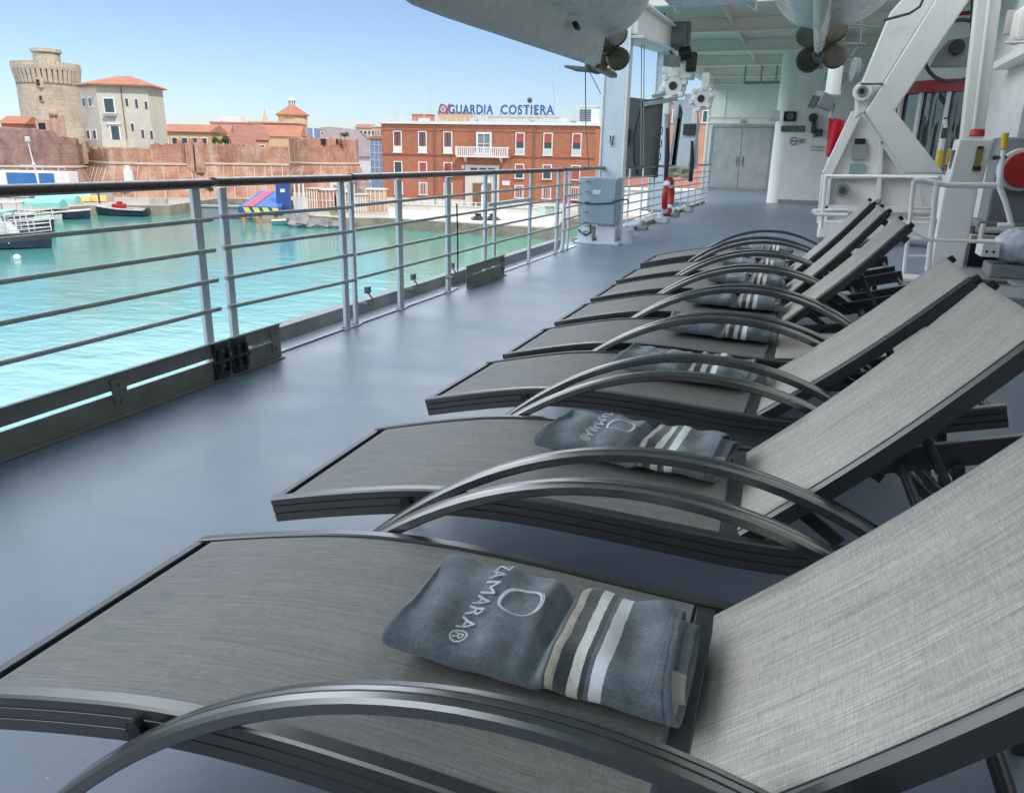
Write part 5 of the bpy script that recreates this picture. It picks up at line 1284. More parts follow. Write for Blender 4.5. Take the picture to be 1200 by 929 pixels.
for x, py, hh in ((4.3, 124, 1.1), (5.7, 126, 1.3), (7.1, 127, 1.1), (6.1, 161, 1.2), (7.4, 162, 1.2), (4.7, 153, 1.1)):
    window(t, x, 0, zW(py), .42, hh, FWHITE, FGLASS, fr=.08, sill=False)
m = MB(); m.tube([(3.65, -.08, .2), (3.65, -.08, H-.1)], .07, 6); m.build('drain_pipe', paint('pipe_brown', (.2, .13, .1), .7), t, local=True)
lu = left.normalized(); la = math.atan2(left.y, left.x)
for f in (.38, .76):
    for z1_, h_ in ((zW(124.5), 1.15), (zW(163), 1.2)):
        p = left*f; nrm = Vector((-lu.y, lu.x, 0)); nrm = -nrm if nrm.y > 0 else nrm
        m = MB(); m.box((p.x+nrm.x*.04, p.y+nrm.y*.04, z1_+h_/2), (1.15, .16, h_+.4), rz=la); wn = m.build('window', FWHITE, t, local=True)
        m = MB(); m.box((p.x+nrm.x*.10, p.y+nrm.y*.10, z1_+h_/2), (.8, .10, h_), rz=la); m.build('pane', FGLASS, wn, local=True)

# ------------------------------------------------------------------ coast guard building
DL, DR = 117.0, 109.5
aL, aR = (far(448, 190, DL)[0], DL), (far(697, 190, DR)[0], DR)
Wb = math.hypot(aR[0]-aL[0], aR[1]-aL[1]); rzb = math.atan2(aR[1]-aL[1], aR[0]-aL[0])
t = thing('coast_guard_building', 'three storey red brick harbour building with white framed windows and a rooftop sign', 'building', wf(aL[0], aL[1], QZ), FYAW+rzb)
HB = 11.15
m = MB(); m.bb((0, 0, 0), (Wb, 14, HB)); m.build('wall', BRICK, t, local=True)
m = MB(); m.bb((-.25, -.25, HB), (Wb+.25, 14.2, HB+.38)); m.build('cornice', FWHITE, t, local=True)
m = MB(); m.bb((-.06, -.06, 0), (Wb+.06, -.002, .9)); m.build('plinth', QUAYW, t, local=True)
m = MB(); m.bb((-.04, -.10, HB-4.2), (Wb+.04, -.002, HB-4.05)); m.bb((-.03, -.06, HB-.9), (Wb+.03, -.002, HB-.82)); m.build('string_course', paint('brick_band', (.32, .11, .07), .9), t, local=True)
fx = lambda px: Wb*(px-448)/(697-448)*(1.0)
# perspective-correct position along the facade for a picture column
def fac(px):
    r = ray(px, 190); k = Vector((r.dot(RT), r.dot(FW)))
    ax, ay = aL; dx, dy = (aR[0]-aL[0])/Wb, (aR[1]-aL[1])/Wb
    # ax+s dx = q kx, ay+s dy = q ky
    s = (ay*k.x-ax*k.y)/(dx*k.y-dy*k.x); return s
cols = [466.5, 495.5, 525, 567, 609, 641.5, 675]
for i, px in enumerate(cols):
    x = fac(px)
    if i == 3:
        m = MB(); x0_ = x
        o = window(t, x, 0, HB-3.75, 1.7, 2.5, FWHITE, paint('grey_pane', (.20, .22, .24), .3), fr=.28, depth=.14)
        m = MB(); m.bb((x-.05, -.12, HB-3.75), (x+.05, -.05, HB-1.25)); m.bb((x-.85, -.12, HB-2.6), (x+.85, -.05, HB-2.5)); m.build('glazing_bar', FWHITE, o, local=True)
        m = MB(); m.bb((x-3.7, -1.3, HB-4.35), (x+3.7, -.002, HB-4.12)); bal = m.build('balcony', FWHITE, t, local=True)
        m = MB(); m.bb((x-3.7, -1.3, HB-3.12), (x+3.7, -1.15, HB-2.95))
        for k in range(24): m.bb((x-3.62+k*.31, -1.27, HB-4.12), (x-3.47+k*.31, -1.18, HB-3.12))
        for s in (-1, 1): m.bb((x+s*3.7-.1, -1.32, HB-4.12), (x+s*3.7+.1, -1.1, HB-2.9)); m.bb((x+s*3.65-.04, -1.15, HB-3.12), (x+s*3.65+.04, -.01, HB-2.97))
        m.build('balustrade', FWHITE, bal, local=True)
        m = MB()
        for s in (-1, 1): m.prism([(x+s*2.6-.15, -1.0, HB-4.35), (x+s*2.6-.15, -.002, HB-4.35), (x+s*2.6-.15, -.002, HB-5.0)], (.3, 0, 0))
        m.build('bracket', FWHITE, bal, local=True)
        m = MB(); m.bb((x-2.7, -.22, .0), (x+2.3, -.002, 5.75)); por = m.build('portal', QUAYW, t, local=True)
        m = MB(); m.bb((x-1.55, -.27, .0), (x+1.2, -.221, 3.3)); m.build('door', paint('door_wood', (.20, .10, .055), .7, var=.2, streak=True), por, local=True)
        m = MB()
        for k in range(3): m.bb((x-1.9+k*1.3, -.26, 4.75), (x-.9+k*1.3, -.221, 5.35))
        m.build('fanlight', FGLASS, por, local=True)
        continue
    closed = i < 3
    z = HB-3.05
    o = window(t, x, 0, HB-4.0+.15, 1.05, 2.75, FWHITE, SHUTG if closed else FGLASS, fr=.14)
    m = MB(); m.bb((x-.52, -.09, HB-3.85), (x+.52, -.035, HB-3.0)); m.build('apron', FWHITE if closed else FGREY, o, local=True)
    if not closed: m = MB(); m.bb((x-.52, -.075, HB-2.25), (x+.52, -.034, HB-1.10)); m.build('blind', SHUTR, o, local=True)
    else: m = MB(); m.bb((x-.03, -.08, HB-3.0), (x+.03, -.034, HB-1.1)); m.build('glazing_bar', DGREY, o, local=True)
    for zz, hh, kind in ((4.15, 1.75, 'SHUTR'), (.95+.55, 1.55, 'SHUTR')):
        gl = (i == 0 and zz > 4) or (i in (4, 5) and zz > 4)
        o = window(t, x, 0, zz, 1.05, hh, FWHITE, FGLASS if gl else SHUTR, fr=.14)
        if gl and i > 3: m = MB(); m.bb((x-.52, -.075, zz+hh*.5), (x+.52, -.034, zz+hh)); m.build('blind', SHUTR, o, local=True)
        if zz < 3:
            m = MB()
            for k in range(4): m.bb((x-.52+.26*k+.1, -.16, zz), (x-.46+.26*k+.1, -.11, zz+hh))
            m.build('grille', FWHITE, o, local=True)
for px in (510, 626):
    x = fac(px); m = MB(); m.tube([(x, -.10, .3), (x, -.10, HB-.1)], .075, 6); m.build('drain_pipe', paint('pipe_brown', (.2, .13, .1), .7), t, local=True)
# small tablets on the facade
m = MB(); x = fac(543); m.bb((x-.25, -.08, 5.2), (x+.15, -.003, 5.7)); m.build('plaque', FWHITE, t, local=True)
m = MB(); x = fac(593); m.bb((x-.5, -.08, 3.1), (x+.6, -.003, 3.7)); m.build('plaque', FWHITE, t, local=True)
# rooftop sign
sg = thing('rooftop_sign', 'large blue rooftop letters reading GUARDIA COSTIERA with a striped emblem', 'sign', wf(aL[0], aL[1], QZ+HB+.4), FYAW+rzb)
def letters(txt, px0, px1, zb_, size):
    m = text_mb(txt, size, .05, spacing=1.16, bold=.035)
    xs = [v.co.x for v in m.bm.verts]; ys = [v.co.y for v in m.bm.verts]
    a, b = fac(px0), fac(px1); k = (b-a)/(max(xs)-min(xs))
    M = Matrix(((k, 0, 0, a-min(xs)*k), (0, 0, -1, 1.0), (0, 1, 0, zb_), (0, 0, 0, 1)))
    m.build('lettering', SBLUE, sg, local=True, M=M)
letters('GUARDIA', 523.5, 575, 1.05, 1.72); letters('COSTIERA', 584, 645.5, 1.05, 1.72)
x = fac(517.5); m = MB()
for k in range(28):
    a0, a1 = 2*PI*k/28, 2*PI*(k+1)/28; q = lambda a, r: (x+math.cos(a)*r-.05, .93, 1.65+math.sin(a)*r)
    m.quad(q(a0, .42), q(a1, .42), q(a1, .64), q(a0, .64))
m.prism([(x+.35, .9, .95), (x+.75, .9, 2.35), (x+1.05, .9, 2.35), (x+.62, .9, .95)], (0, .05, 0)); m.prism([(x-.85, .9, .95), (x-.62, .9, .95), (x-.32, .9, 2.1), (x-.2, .9, 2.35), (x-.45, .9, 2.35)], (0, .05, 0)); m.build('emblem', SRED, sg, local=True)
m = MB(); m.cyl((x-.05, .94, 1.65), (x-.05, .90, 1.65), .28, n=20); m.build('emblem_disc', paint('emblem_mauve', (.32, .22, .32), .6), sg, local=True)
m = MB(); L0, L1 = fac(512), fac(646)
m.bb((L0, 1.12, 0.95), (L1, 1.2, 1.02)); m.bb((L0, 1.12, 1.9), (L1, 1.2, 1.96))
for k in range(14): xx = L0+(L1-L0)*k/13; m.bb((xx-.04, 1.12, 0), (xx+.04, 1.2, 2.0)); m.bar((xx, 1.2, 1.8), (xx, 2.6, 0), .05, .05)
m.build('frame', FGREY, sg, local=True)
# roof clutter
def roofbox(name, label, cat, px0, px1, h, y, mat, extra=None):
    a, b = fac(px0), fac(px1); o = thing(name, label, cat, Matrix.Rotation(FYAW+rzb, 3, 'Z') @ Vector(((a+b)/2, y, 0)) + wf(aL[0], aL[1], QZ+HB+.4), FYAW+rzb)
    m = MB(); m.bb((-(b-a)/2, 0, 0), ((b-a)/2, 2, h)); m.bb((-(b-a)/2-.1, -.1, h), ((b-a)/2+.1, 2.1, h+.12)); m.build('body', mat, o, local=True)
    if extra: extra(o, (b-a)/2, h)
    return o
def grille(o, hw, h):
    m = MB(); m.bb((-hw*.9, -.05, h*.12), (hw*.25, -.002, h*.85)); g = m.build('grille', GREYB, o, local=True)
    m = MB()
    for k in range(6): m.bb((-hw*.9, -.07, h*(.15+.12*k)), (hw*.25, -.051, h*(.18+.12*k)))
    m.build('slat', DGREY, g, local=True)
roofbox('rooftop_unit', 'white rooftop unit with a dark grille at the right end of the brick roof', 'rooftop unit', 673, 696, 2.1, 2.0, FWHITE, grille)
roofbox('roof_hut', 'ochre roof hut just left of the rooftop sign', 'hut', 500, 537, 1.45, 5.0, OCHRE)
roofbox('roof_hut', 'pink roof hut farther left on the brick roof', 'hut', 466, 488, 1.1, 6.0, SALMON)
roofbox('roof_parapet_box', 'long low pale box on the roof behind the sign letters', 'rooftop unit', 556, 640, .95, 6.5, FGREY)
rr = random.Random(3)
for k, px in enumerate((452, 458, 491, 545, 556, 600, 621, 632, 654, 663)):
    a = fac(px); o_ = Matrix.Rotation(FYAW+rzb, 3, 'Z') @ Vector((a, rr.uniform(1.5, 5), 0)) + wf(aL[0], aL[1], QZ+HB+.4)
    m = MB(); hh = rr.uniform(.35, .8); m.box(o_+Vector((0, 0, hh/2)), (rr.uniform(.7, 1.6), .8, hh), rz=FYAW); m.tube([o_, o_+Vector((0, 0, hh+rr.uniform(.3, 1.4)))], .035, 5)
    tag(m.build('roof_vent', FGREY), 'small pale vent box with a rod on the brick building roof', 'vent', 'small vents on the brick roof')
def mast(label, px, pyb, pyt, D, r0, arms=0, extra=None):
    b = far(px, pyb, D); tp = far(px-.5, pyt, D); o = thing('antenna_mast', label, 'mast', wf(b[0], D, b[2]))
    p, q = wf(b[0], D, b[2]), wf(tp[0], D, tp[2])
    m = MB(); m.tube([p, q], [r0, r0*.5], 6); m.build('pole', MAST, o)
    for k in range(arms):
        c = q+Vector((0, 0, -.3-.5*k)); m = MB(); m.tube([c-RT*(.6+.2*k), c+RT*(.5+.2*k)], .03, 5); m.build('antenna_arm', MAST, o)
    if extra: extra(o, q)
mast('tall thin lattice mast rising behind the last letters of the sign', 649.5, 136, 64, 122, .16)
mast('thin antenna mast left of the rooftop sign', 504.5, 133, 100, 120, .06, 2)
mast('short mast with a dark ball above the right half of the sign', 621.5, 136, 110, 119, .05, 1, lambda o, q: (lambda mm: (mm.sphere(q+Vector((0, 0, -.9)), .38, 8), mm.build('ball', DGREY, o, smooth=60)))(MB()))
mast('short bare mast at the left end of the brick roof', 462, 140, 128, 118, .05, 1)

# ------------------------------------------------------------------ town behind
def simple_house(label, px0, px1, py_eave, D, depth, wall, roof, rh, kind='gable', wins=0, cat='house', name='town_house', base=QZ, rz=0.0, group=None):
    a, b = tq(px0, D), tq(px1, D); z = z_at((px0+px1)/2, py_eave, D); o = fthing(name, label, cat, (a+b)/2, D, base, rz, group); H = z-base; hw = (b-a)/2
    m = MB(); m.bb((-hw, 0, 0), (hw, depth, H)); m.build('walls', wall, o, local=True)
    if kind == 'flat':
        m = MB(); m.bb((-hw-.2, -.2, H), (hw+.2, depth+.2, H+.4)); m.build('roof', roof, o, local=True)
    else:
        m = MB(); (gable if kind == 'gable' else hip)(m, -hw, hw, 0, depth, H, rh); m.build('roof', roof, o, local=True)
    for k in range(wins):
        x = -hw+(k+.5)*2*hw/wins; window(o, x, 0, H-2.6, 1.0, 1.5, FWHITE, FGLASS, fr=.15)
    return o
simple_house('flat topped salmon apartment block with a white rooftop box, left of the church', 250, 294, 144.5, 260, 20, SALMON, SALMON, 0, 'flat', 7, 'apartment block')
c = far(267, 143, 262); m = MB(); m.box(wf(c[0], 268, c[2]+.8), (6, 5, 1.8), rz=FYAW); m.box(wf(c[0]-3, 268, c[2]+.5), (3, 3, 1.0), rz=FYAW); tag(m.build('rooftop_box', FWHITE), 'white lift box on the salmon apartment block', 'rooftop unit')
simple_house('long low grey house with an orange roof in front of the salmon block', 249, 288, 159, 215, 9, FGREY, TILE, 2.2, 'gable', 6)
simple_house('ochre low building with an orange roof right of the pale fort house', 190, 247, 154.5, 148, 9, OCHRE, TILE, 1.4, 'gable', 5)
simple_house('brown gabled house in front of the church', 283, 316, 164, 175, 10, SALMON, TILE2, 3.0, 'gable', 2, rz=.5)
simple_house('small gabled tile roof between the trees and the church', 272, 300, 170, 160, 8, OCHRE, TILE2, 2.4, 'gable', 2, rz=.5)
simple_house('long orange roofed hall under the church', 296, 352, 160, 235, 12, OCHRE, TILE, 3.2, 'gable', 0, rz=.12)
simple_house('pink end house of the church row', 350, 364, 160, 240, 8, SALMON, SALMON, .6, 'flat', 0)
# church
D = 290; t = fthing('church', 'church with an octagonal orange roof, lantern and little spire on the skyline', 'church', tq(346, D), D, QZ)
zc_ = z_at(346, 136, D)-QZ; rr_ = (tq(363, D)-tq(328, D))/2; M8 = 8
m = MB(); m.lathe((0, 0, 0), [(rr_*.94, 0), (rr_*.94, zc_)], 8, a0=PI/8, a1=2*PI+PI/8); m.build('drum', OCHRE, t, local=True)
m = MB(); m.lathe((0, 0, 0), [(rr_*1.08, zc_), (rr_*1.08, zc_+.4), (rr_*.26, zc_+3.2), (.05, zc_+3.3)], 8, a0=PI/8, a1=2*PI+PI/8); m.build('roof', TILE, t, local=True)
m = MB()
for k in range(8): a = k*PI/4; m.cyl((math.cos(a)*1.15, math.sin(a)*1.15, zc_+3.0), (math.cos(a)*1.15, math.sin(a)*1.15, zc_+4.9), .2, n=6)
m.lathe((0, 0, 0), [(1.5, zc_+4.9), (1.5, zc_+5.2), (.2, zc_+6.0), (.05, zc_+6.6)], 12); m.build('lantern', QUAYW, t, local=True)
xa, xb = tq(310, D)-tq(346, D), tq(362, D)-tq(346, D); zn = z_at(330, 146, D)-QZ
m = MB(); m.bb((xa, -14, 0), (xb, -rr_*.3, zn)); m.bb((xa*.55, -16, 0), (xb*.2, -13.9, zn-2.0)); m.build('nave', SALMON, t, local=True)
m = MB(); m.bb((xa-.4, -14.4, zn), (xb+.4, -rr_*.3+.1, zn+.5)); m.build('cornice', QUOIN, t, local=True)
for k in range(5):
    x = xa+(k+.7)*(xb-xa)/5.6; window(t, x, -14, zn-3.6, 1.4, 1.5, FWHITE, FGLASS, fr=.25)
xs = tq(314, 278)-tq(346, D); zn = z_at(314, 143, 278)-QZ-2.4; m = MB(); m.bb((xs-1.1, -13, 0), (xs+1.1, -11, zn+2.4)); m.lathe((xs, -12, 0), [(1.2, zn+2.4), (.6, zn+4.2), (.25, zn+5.4), (.03, zn+6.6)], 8); m.build('spire', OCHRE, t, local=True)
m = MB(); m.bb((tq(340, D)-tq(346, D), -9, zn+.5), (tq(357, D)-tq(346, D), -5, zn+2.2)); m.build('dormer', SALMON, t, local=True)
# hangar with a mauve roof, blue panels
D = 195; o = fthing('shed_hall', 'big hall with a mauve sloping roof behind the round bastion', 'hall', tq(400, D), D, QZ)
xl, xr_ = tq(366, D)-tq(400, D), tq(436, D)-tq(400, D); zt_ = z_at(380, 148, D)-QZ; ze = z_at(420, 182, D)-QZ
m = MB(); m.bb((xl, 0, 0), (xr_, 22, ze)); m.build('walls', FGREY, o, local=True)
m = MB(); m.prism([(xl+1.5, 11, zt_), (xr_-5.2, 11, zt_-.6), (xr_+.5, -.5, ze-.4), (xl-.5, -.5, ze-.4)], (0, .0, .25)); m.prism([(xl+1.5, 11.05, zt_), (xr_-5.2, 11.05, zt_-.6), (xr_+.5, 22.5, ze-.4), (xl-.5, 22.5, ze-.4)], (0, 0, .25)); m.build('roof', SLATE, o, local=True)
m = MB(); m.prism([(xr_-5.2, 11, zt_-.7), (xr_+.4, -.3, ze-.5), (xr_+.4, 22.3, ze-.5)], (-.1, 0, 0)); m.build('gable', SLATE, o, local=True)
m = MB(); m.bb((xl-.6, -1, ze-2), (xl+1.3, 4, zt_-.5)); m.build('glazed_end', paint('pale_blue_glazing', (.16, .25, .38), .5, var=.15), o, local=True)
m = MB(); m.bb((xl+.7, -1.05, ze-2), (xl+1.0, -1.002, zt_-.5)); m.build('white_mullion', FWHITE, o, local=True)
o = simple_house('narrow blue glazed block beside the brick building', 434, 449, 163, 150, 6, paint('blue_glazed_wall', (.16, .24, .36), .4, var=.2, scale=.8), TILE, .7, 'flat', 0, 'block', 'glazed_block')
m = MB(); hw = (tq(449, 150)-tq(434, 150))/2
for k in range(6): m.bb((-hw, -.06, 3+k*1.35), (hw, -.003, 3.1+k*1.35))
for k in range(4): m.bb((-hw+k*hw*2/3-.05, -.06, 2), (-hw+k*hw*2/3+.05, -.003, 10)); 
m.build('glazing_bar', FGREY, o, local=True)
for k, (lab, a, b, e, D, mt) in enumerate((('salmon flats on the skyline nearest the brick building', 437, 449, 149, 260, SALMON), ('ochre flats on the skyline above the mauve hall', 418, 436, 150, 330, OCHRE), ('pale flats on the skyline above the middle of the mauve hall', 398, 420, 152, 420, QUOIN), ('pale distant flats above the left end of the mauve hall', 376, 400, 152.5, 480, FGREY), ('distant grey flats left of the salmon block', 226, 250, 152, 420, OCHRE), ('far pale flats right of the salmon block', 288, 311, 152, 460, SALMON))):
    simple_house(lab, a, b, e, D, 12, mt, TILE2 if k % 2 else FGREY, 1.6, 'gable' if k % 2 else 'flat', 4, 'flats', 'distant_flats')
# a few trees
def tree(label, px, pyb, pyt, D, wpx, seed):
    b = far(px, pyb, D); tp = far(px, pyt, D); H = tp[2]-b[2]; R0 = (tq(px+wpx/2, D)-tq(px-wpx/2, D))/2
    o = thing('tree', label, 'tree', wf(b[0], D, b[2])); r = random.Random(seed)
    m = MB(); p = wf(b[0], D, b[2]); m.tube([p, p+Vector((.1, 0, H*.35)), p+Vector((0, .1, H*.7))], [R0*.12, R0*.09, R0*.03], 7)
    for k in range(5):
        a = r.uniform(0, 6.28); m.tube([p+Vector((0, 0, H*(.3+.08*k))), p+Vector((math.cos(a)*R0*.6, math.sin(a)*R0*.6, H*(.5+.08*k)))], [R0*.06, R0*.02], 5)
    m.build('trunk', BARK, o)
    m = MB()
    cl = [(r.uniform(-.7, .7), r.uniform(-.7, .7), r.uniform(.4, .9), r.uniform(.25, .5)) for _ in range(14)]
    for cx, cy, cz, cr in cl:
        for _ in range(110):
            v = Vector((r.gauss(0, 1), r.gauss(0, 1), r.gauss(0, 1))).normalized()*cr*R0*r.uniform(.5, 1.05)
            c = p+Vector((cx*R0, cy*R0, cz*H))+v; s = R0*r.uniform(.05, .10); u = Vector((r.uniform(-1, 1), r.uniform(-1, 1), r.uniform(-.6, 1))).normalized(); x = u.orthogonal().normalized(); y = u.cross(x)
            m.quad(c-x*s, c-y*s*.6, c+x*s, c+y*s*.6)
    m.build('crown', LEAF, o, keepn=True)
tree('small round green tree at the left end of the trees behind the fort curtain', 252, 172, 159, 150, 11, 1)
tree('wider green tree behind the fort curtain, in front of the orange roofs', 264, 172, 161, 152, 14, 2)
tree('little bush growing on top of the round bastion', 404, 162, 156, 132, 9, 3)
tree('low bush on the quay beside the fort scarp', 246, 226, 219, 118, 10, 4)
# ------------------------------------------------------------------ quay life
t = fthing('box_truck', 'white truck trailer with blue side panels parked below the left fort wall', 'truck', tq(30, 112), 112, QZ)
a, b = tq(-12, 112)-tq(30, 112), tq(77, 112)-tq(30, 112); zt_, zl = z_at(30, 200.5, 112)-QZ, z_at(30, 217, 112)-QZ
m = MB(); m.bb((a, 0, .9), (b, 2.5, zt_)); m.build('body', FWHITE, t, local=True, bevel=.06)
for x0, x1 in ((tq(4, 112)-tq(30, 112), tq(40, 112)-tq(30, 112)), (tq(42, 112)-tq(30, 112), tq(60, 112)-tq(30, 112))):
    m = MB(); m.bb((x0, -.05, zl-.6), (x1, -.002, zt_-.25)); m.build('blue_panel', PBLUE, t, local=True)
for x in (a+1.5, a+2.7, b-2.2, b-1.0):
    m = MB(); m.cyl((x, -.02, .5), (x, .35, .5), .5, n=18); wh = m.build('wheel', BLACK, t, local=True, smooth=40); m = MB(); m.cyl((x, -.04, .5), (x, -.021, .5), .26, n=14); m.build('rim', GREYB, wh, local=True)
p = wf(tq(42, 108), 108, QZ); q = wf(tq(33, 108, 168), 108, z_at(33, 166, 108))
t = thing('lamp_post', 'thin white leaning lamp post in front of the blue panelled truck', 'lamp post', p)
m = MB(); m.tube([p, q], [.10, .06], 8); m.build('post', FWHITE, t); m = MB(); m.box(q+Vector((0, 0, .3)), (.5, .5, .7), rz=FYAW); m.build('lantern', FGREY, t, bevel=.08); m = MB(); mm_ = p.lerp(q, .62); m.sphere(mm_, .24, 6); m.build('collar', FWHITE, t)
m = MB(); q1, q2 = wf(tq(22, 117), 117, z_at(22, 194, 117)), wf(tq(74, 117), 117, z_at(74, 196, 117)); m.bar(q1, q2, .12, .16)
for f in (.15, .5, .85): c = q1.lerp(q2, f); m.bar(c, c+Vector((0, 0, -2.6)), .08, .08)
tag(m.build('white_barrier', FWHITE), 'white pole barrier running behind the blue panelled truck', 'barrier')
# fort steps beside quay: low white lines
m = MB(); m.box(wf(tq(148, 119), 119, -2.9), (1.1, .7, 1.8), rz=FYAW); m.box(wf(tq(148, 119), 119, -1.8), (.6, .5, .9), rz=FYAW); tag(m.build('shrine_niche', FWHITE), 'small white niche on the brick scarp under the fort house', 'niche')
# boats
def boat(label, px, pyw, D, L, head, hull, stripe, cabin=False, canopy=None, rails=False, red=False, cat='boat', name='moored_boat', group='small boats moored by the left quay'):
    o = fthing(name, label, cat, tq(px, D, pyw), D, WZ, head, group)
    secs = []; n_ = 12
    for k in range(n_+1):
        u = k/n_; x = -L/2+L*u; w_ = L*.17*(1-max(0, (u-.35)/.65)**2.2)*(.86+.14*min(1, u*4)); zt_ = L*.10*(1+.55*u**2)+.15; kb = -.25+.35*max(0, u-.8)
        w_ = max(w_, .03); secs.append([(x+.06*L*max(0, u-.7), -w_, zt_), (x, -w_*.8, .12), (x, 0, kb), (x, w_*.8, .12), (x+.06*L*max(0, u-.7), w_, zt_)])
    m = MB(); m.loft(secs); m.build('hull', hull, o, local=True, smooth=40)
    m = MB()
    for s in (-1, 1):
        m.tube([(p[0 if s < 0 else 4][0], p[0 if s < 0 else 4][1], p[0][2]+.02) for p in secs], .07+.006*L, 6)
    m.build('gunwale', stripe, o, local=True, smooth=50)
    m = MB()
    for f in (.25, .45, .62): 
        s_ = secs[int(f*n_)]; m.bb((s_[0][0]-.2, s_[0][1]*.95, s_[0][2]-.12), (s_[0][0]+.2, -s_[0][1]*.95, s_[0][2]+.04))
    m.build('thwart', WOODO, o, local=True)
    zt_ = L*.10+.3
    if cabin:
        m = MB(); m.bb((-L*.22, -L*.11, zt_-.2), (L*.12, L*.11, zt_+1.5)); m.prism([(L*.12, -L*.11, zt_-.2), (L*.22, -L*.10, zt_-.2), (L*.12, -L*.11, zt_+1.2)], (0, L*.21, 0)); cbn = m.build('cabin', BOATW, o, local=True, bevel=.06)
        m = MB(); m.bb((-L*.19, -L*.11-.03, zt_+.55), (L*.09, -L*.11-.002, zt_+1.2)); m.build('window', FGLASS, cbn, local=True)
    if canopy:
        m = MB(); m.bb((-L*.40, -L*.14, zt_+1.9), (L*.18, L*.14, zt_+2.02)); m.build('canopy', canopy, o, local=True, bevel=.04)
        for x in (-L*.38, -L*.1, L*.16):
            for y in (-L*.13, L*.13): m = MB(); m.cyl((x, y, .5), (x, y, zt_+1.9), .04, n=6); m.build('canopy_post', FWHITE, o, local=True)
    if rails:
        m = MB()
        for z in (.35, .7, 1.05):
            m.tube([(p[0][0], p[0][1], p[0][2]+z) for p in secs], .035, 5); m.tube([(p[4][0], p[4][1], p[4][2]+z) for p in secs], .035, 5)
        for p in secs[::2]:
            for i in (0, 4): m.cyl(p[i], (p[i][0], p[i][1], p[i][2]+1.05), .04, n=5)
        m.build('rail', FWHITE, o, local=True)
    if red:
        m = MB(); m.bb((-L*.05, -.6, zt_-.1), (L*.16, .6, zt_+.55)); m.bb((L*.0, -.35, zt_+.55), (L*.08, .35, zt_+.85)); m.build('red_cover', RED, o, local=True, bevel=.08)
        m = MB(); m.bb((-L*.56, -.25, .1), (-L*.48, .25, 1.1)); m.build('outboard_motor', DGREY, o, local=True, bevel=.08)
    return o
boat('large white passenger boat with stacked rails, cut by the left edge', -4, 290, 66, 8.5, .25, BOATD, BOATD, cabin=True, canopy=TEAL, rails=True)
boat('white railed boat with a pale canopy just behind the large left one', 14, 274, 78, 7.5, .3, BOATD, BOATD, canopy=FGREY, rails=True)
boat('black hulled launch moored right of the railed boats', 34, 266, 84, 5, .2, BOATD, BOATW, red=False)
boat('small white dinghy between launch and striped boat', 50, 256, 93, 4.0, .5, BOATW, BOATD)
boat('dark blue boat with white stripes, middle of the left quay', 74, 256, 95, 6.2, .15, BOATD, FWHITE)
boat('dark workboat carrying a red cover, right of the striped boat', 144, 251, 101, 6.5, PI-.05, BOATD, FGREY, red=True)
boat('small open boat with a grey awning behind the dinghies', 28, 262, 90, 5.5, .4, BOATW, BOATD, canopy=FGREY)
boat('blue hulled little boat squeezed beside the quay wall', 60, 250, 100, 4.4, .3, SBLUE, FWHITE)
boat('long dark launch with a teal awning at the left edge', -2, 262, 86, 7.5, .1, BOATD, BOATW, canopy=TEAL)
m = MB(); m.sphere(wf(tq(17, 60, 285), 60, WZ+.1), .28, 8); tag(m.build('mooring_buoy', FWHITE, None, smooth=60), 'small white buoy floating beside the large left boat', 'buoy')
# turquoise covers, orange upturned boats on the left quay
for k, (px, py, D, L, mt, lab) in enumerate(((8, 236, 88, 4.5, TEAL, 'long teal tarpaulin stack at the left edge of the quay'), (30, 233, 96, 5, TEAL, 'teal tarpaulin stack behind the railed boats'), (55, 236, 101, 4.2, TEAL, 'small teal tarpaulin stack next to the yellow upturned boat'))):
    o = fthing('covered_stack', lab, 'covered stack', tq(px, D, py), D+6, QZ, .1*k, 'teal covered stacks on the left quay')
    m = MB(); m.prism([(-L/2, 0, 0), (-L/2, 2, 0), (-L/2, 2, .75), (-L/2, 1, 1.15), (-L/2, 0, .75)], (L, 0, 0)); m.build('cover', mt, o, local=True, bevel=.08)
    m = MB(); m.bb((-L/2-.1, -.2, 0), (L/2+.1, 2.1, .12)); m.build('pallet', QUOIN, o, local=True)
for k, (px, D, L, mt, lab) in enumerate(((72, 107.5, 3.4, BYEL, 'yellow upturned boat on the quay'), (88, 107, 4.2, ORANGE, 'orange upturned boat nearest the yellow one'), (106, 108, 4.4, ORANGE, 'orange upturned boat farther from the yellow one'))):
    o = fthing('upturned_boat', lab, 'upturned boat', tq(px, D, 235), D, QZ, .05, 'upturned boats on the left quay')
    m = MB(); m.loft([[(-L/2+L*u, -.7*math.sin(PI*(.06+.88*u))**.6, 0.1), (-L/2+L*u, -.5*math.sin(PI*(.06+.88*u))**.6, .6), (-L/2+L*u, 0, .85), (-L/2+L*u, .5*math.sin(PI*(.06+.88*u))**.6, .6), (-L/2+L*u, .7*math.sin(PI*(.06+.88*u))**.6, .1)] for u in [k_/10 for k_ in range(11)]]); m.build('hull', mt, o, local=True, smooth=40)
    m = MB(); m.bb((-L*.3, -.6, 0), (-L*.25, .6, .12)); m.bb((L*.25, -.6, 0), (L*.3, .6, .12)); m.build('trestle', WOODO, o, local=True)
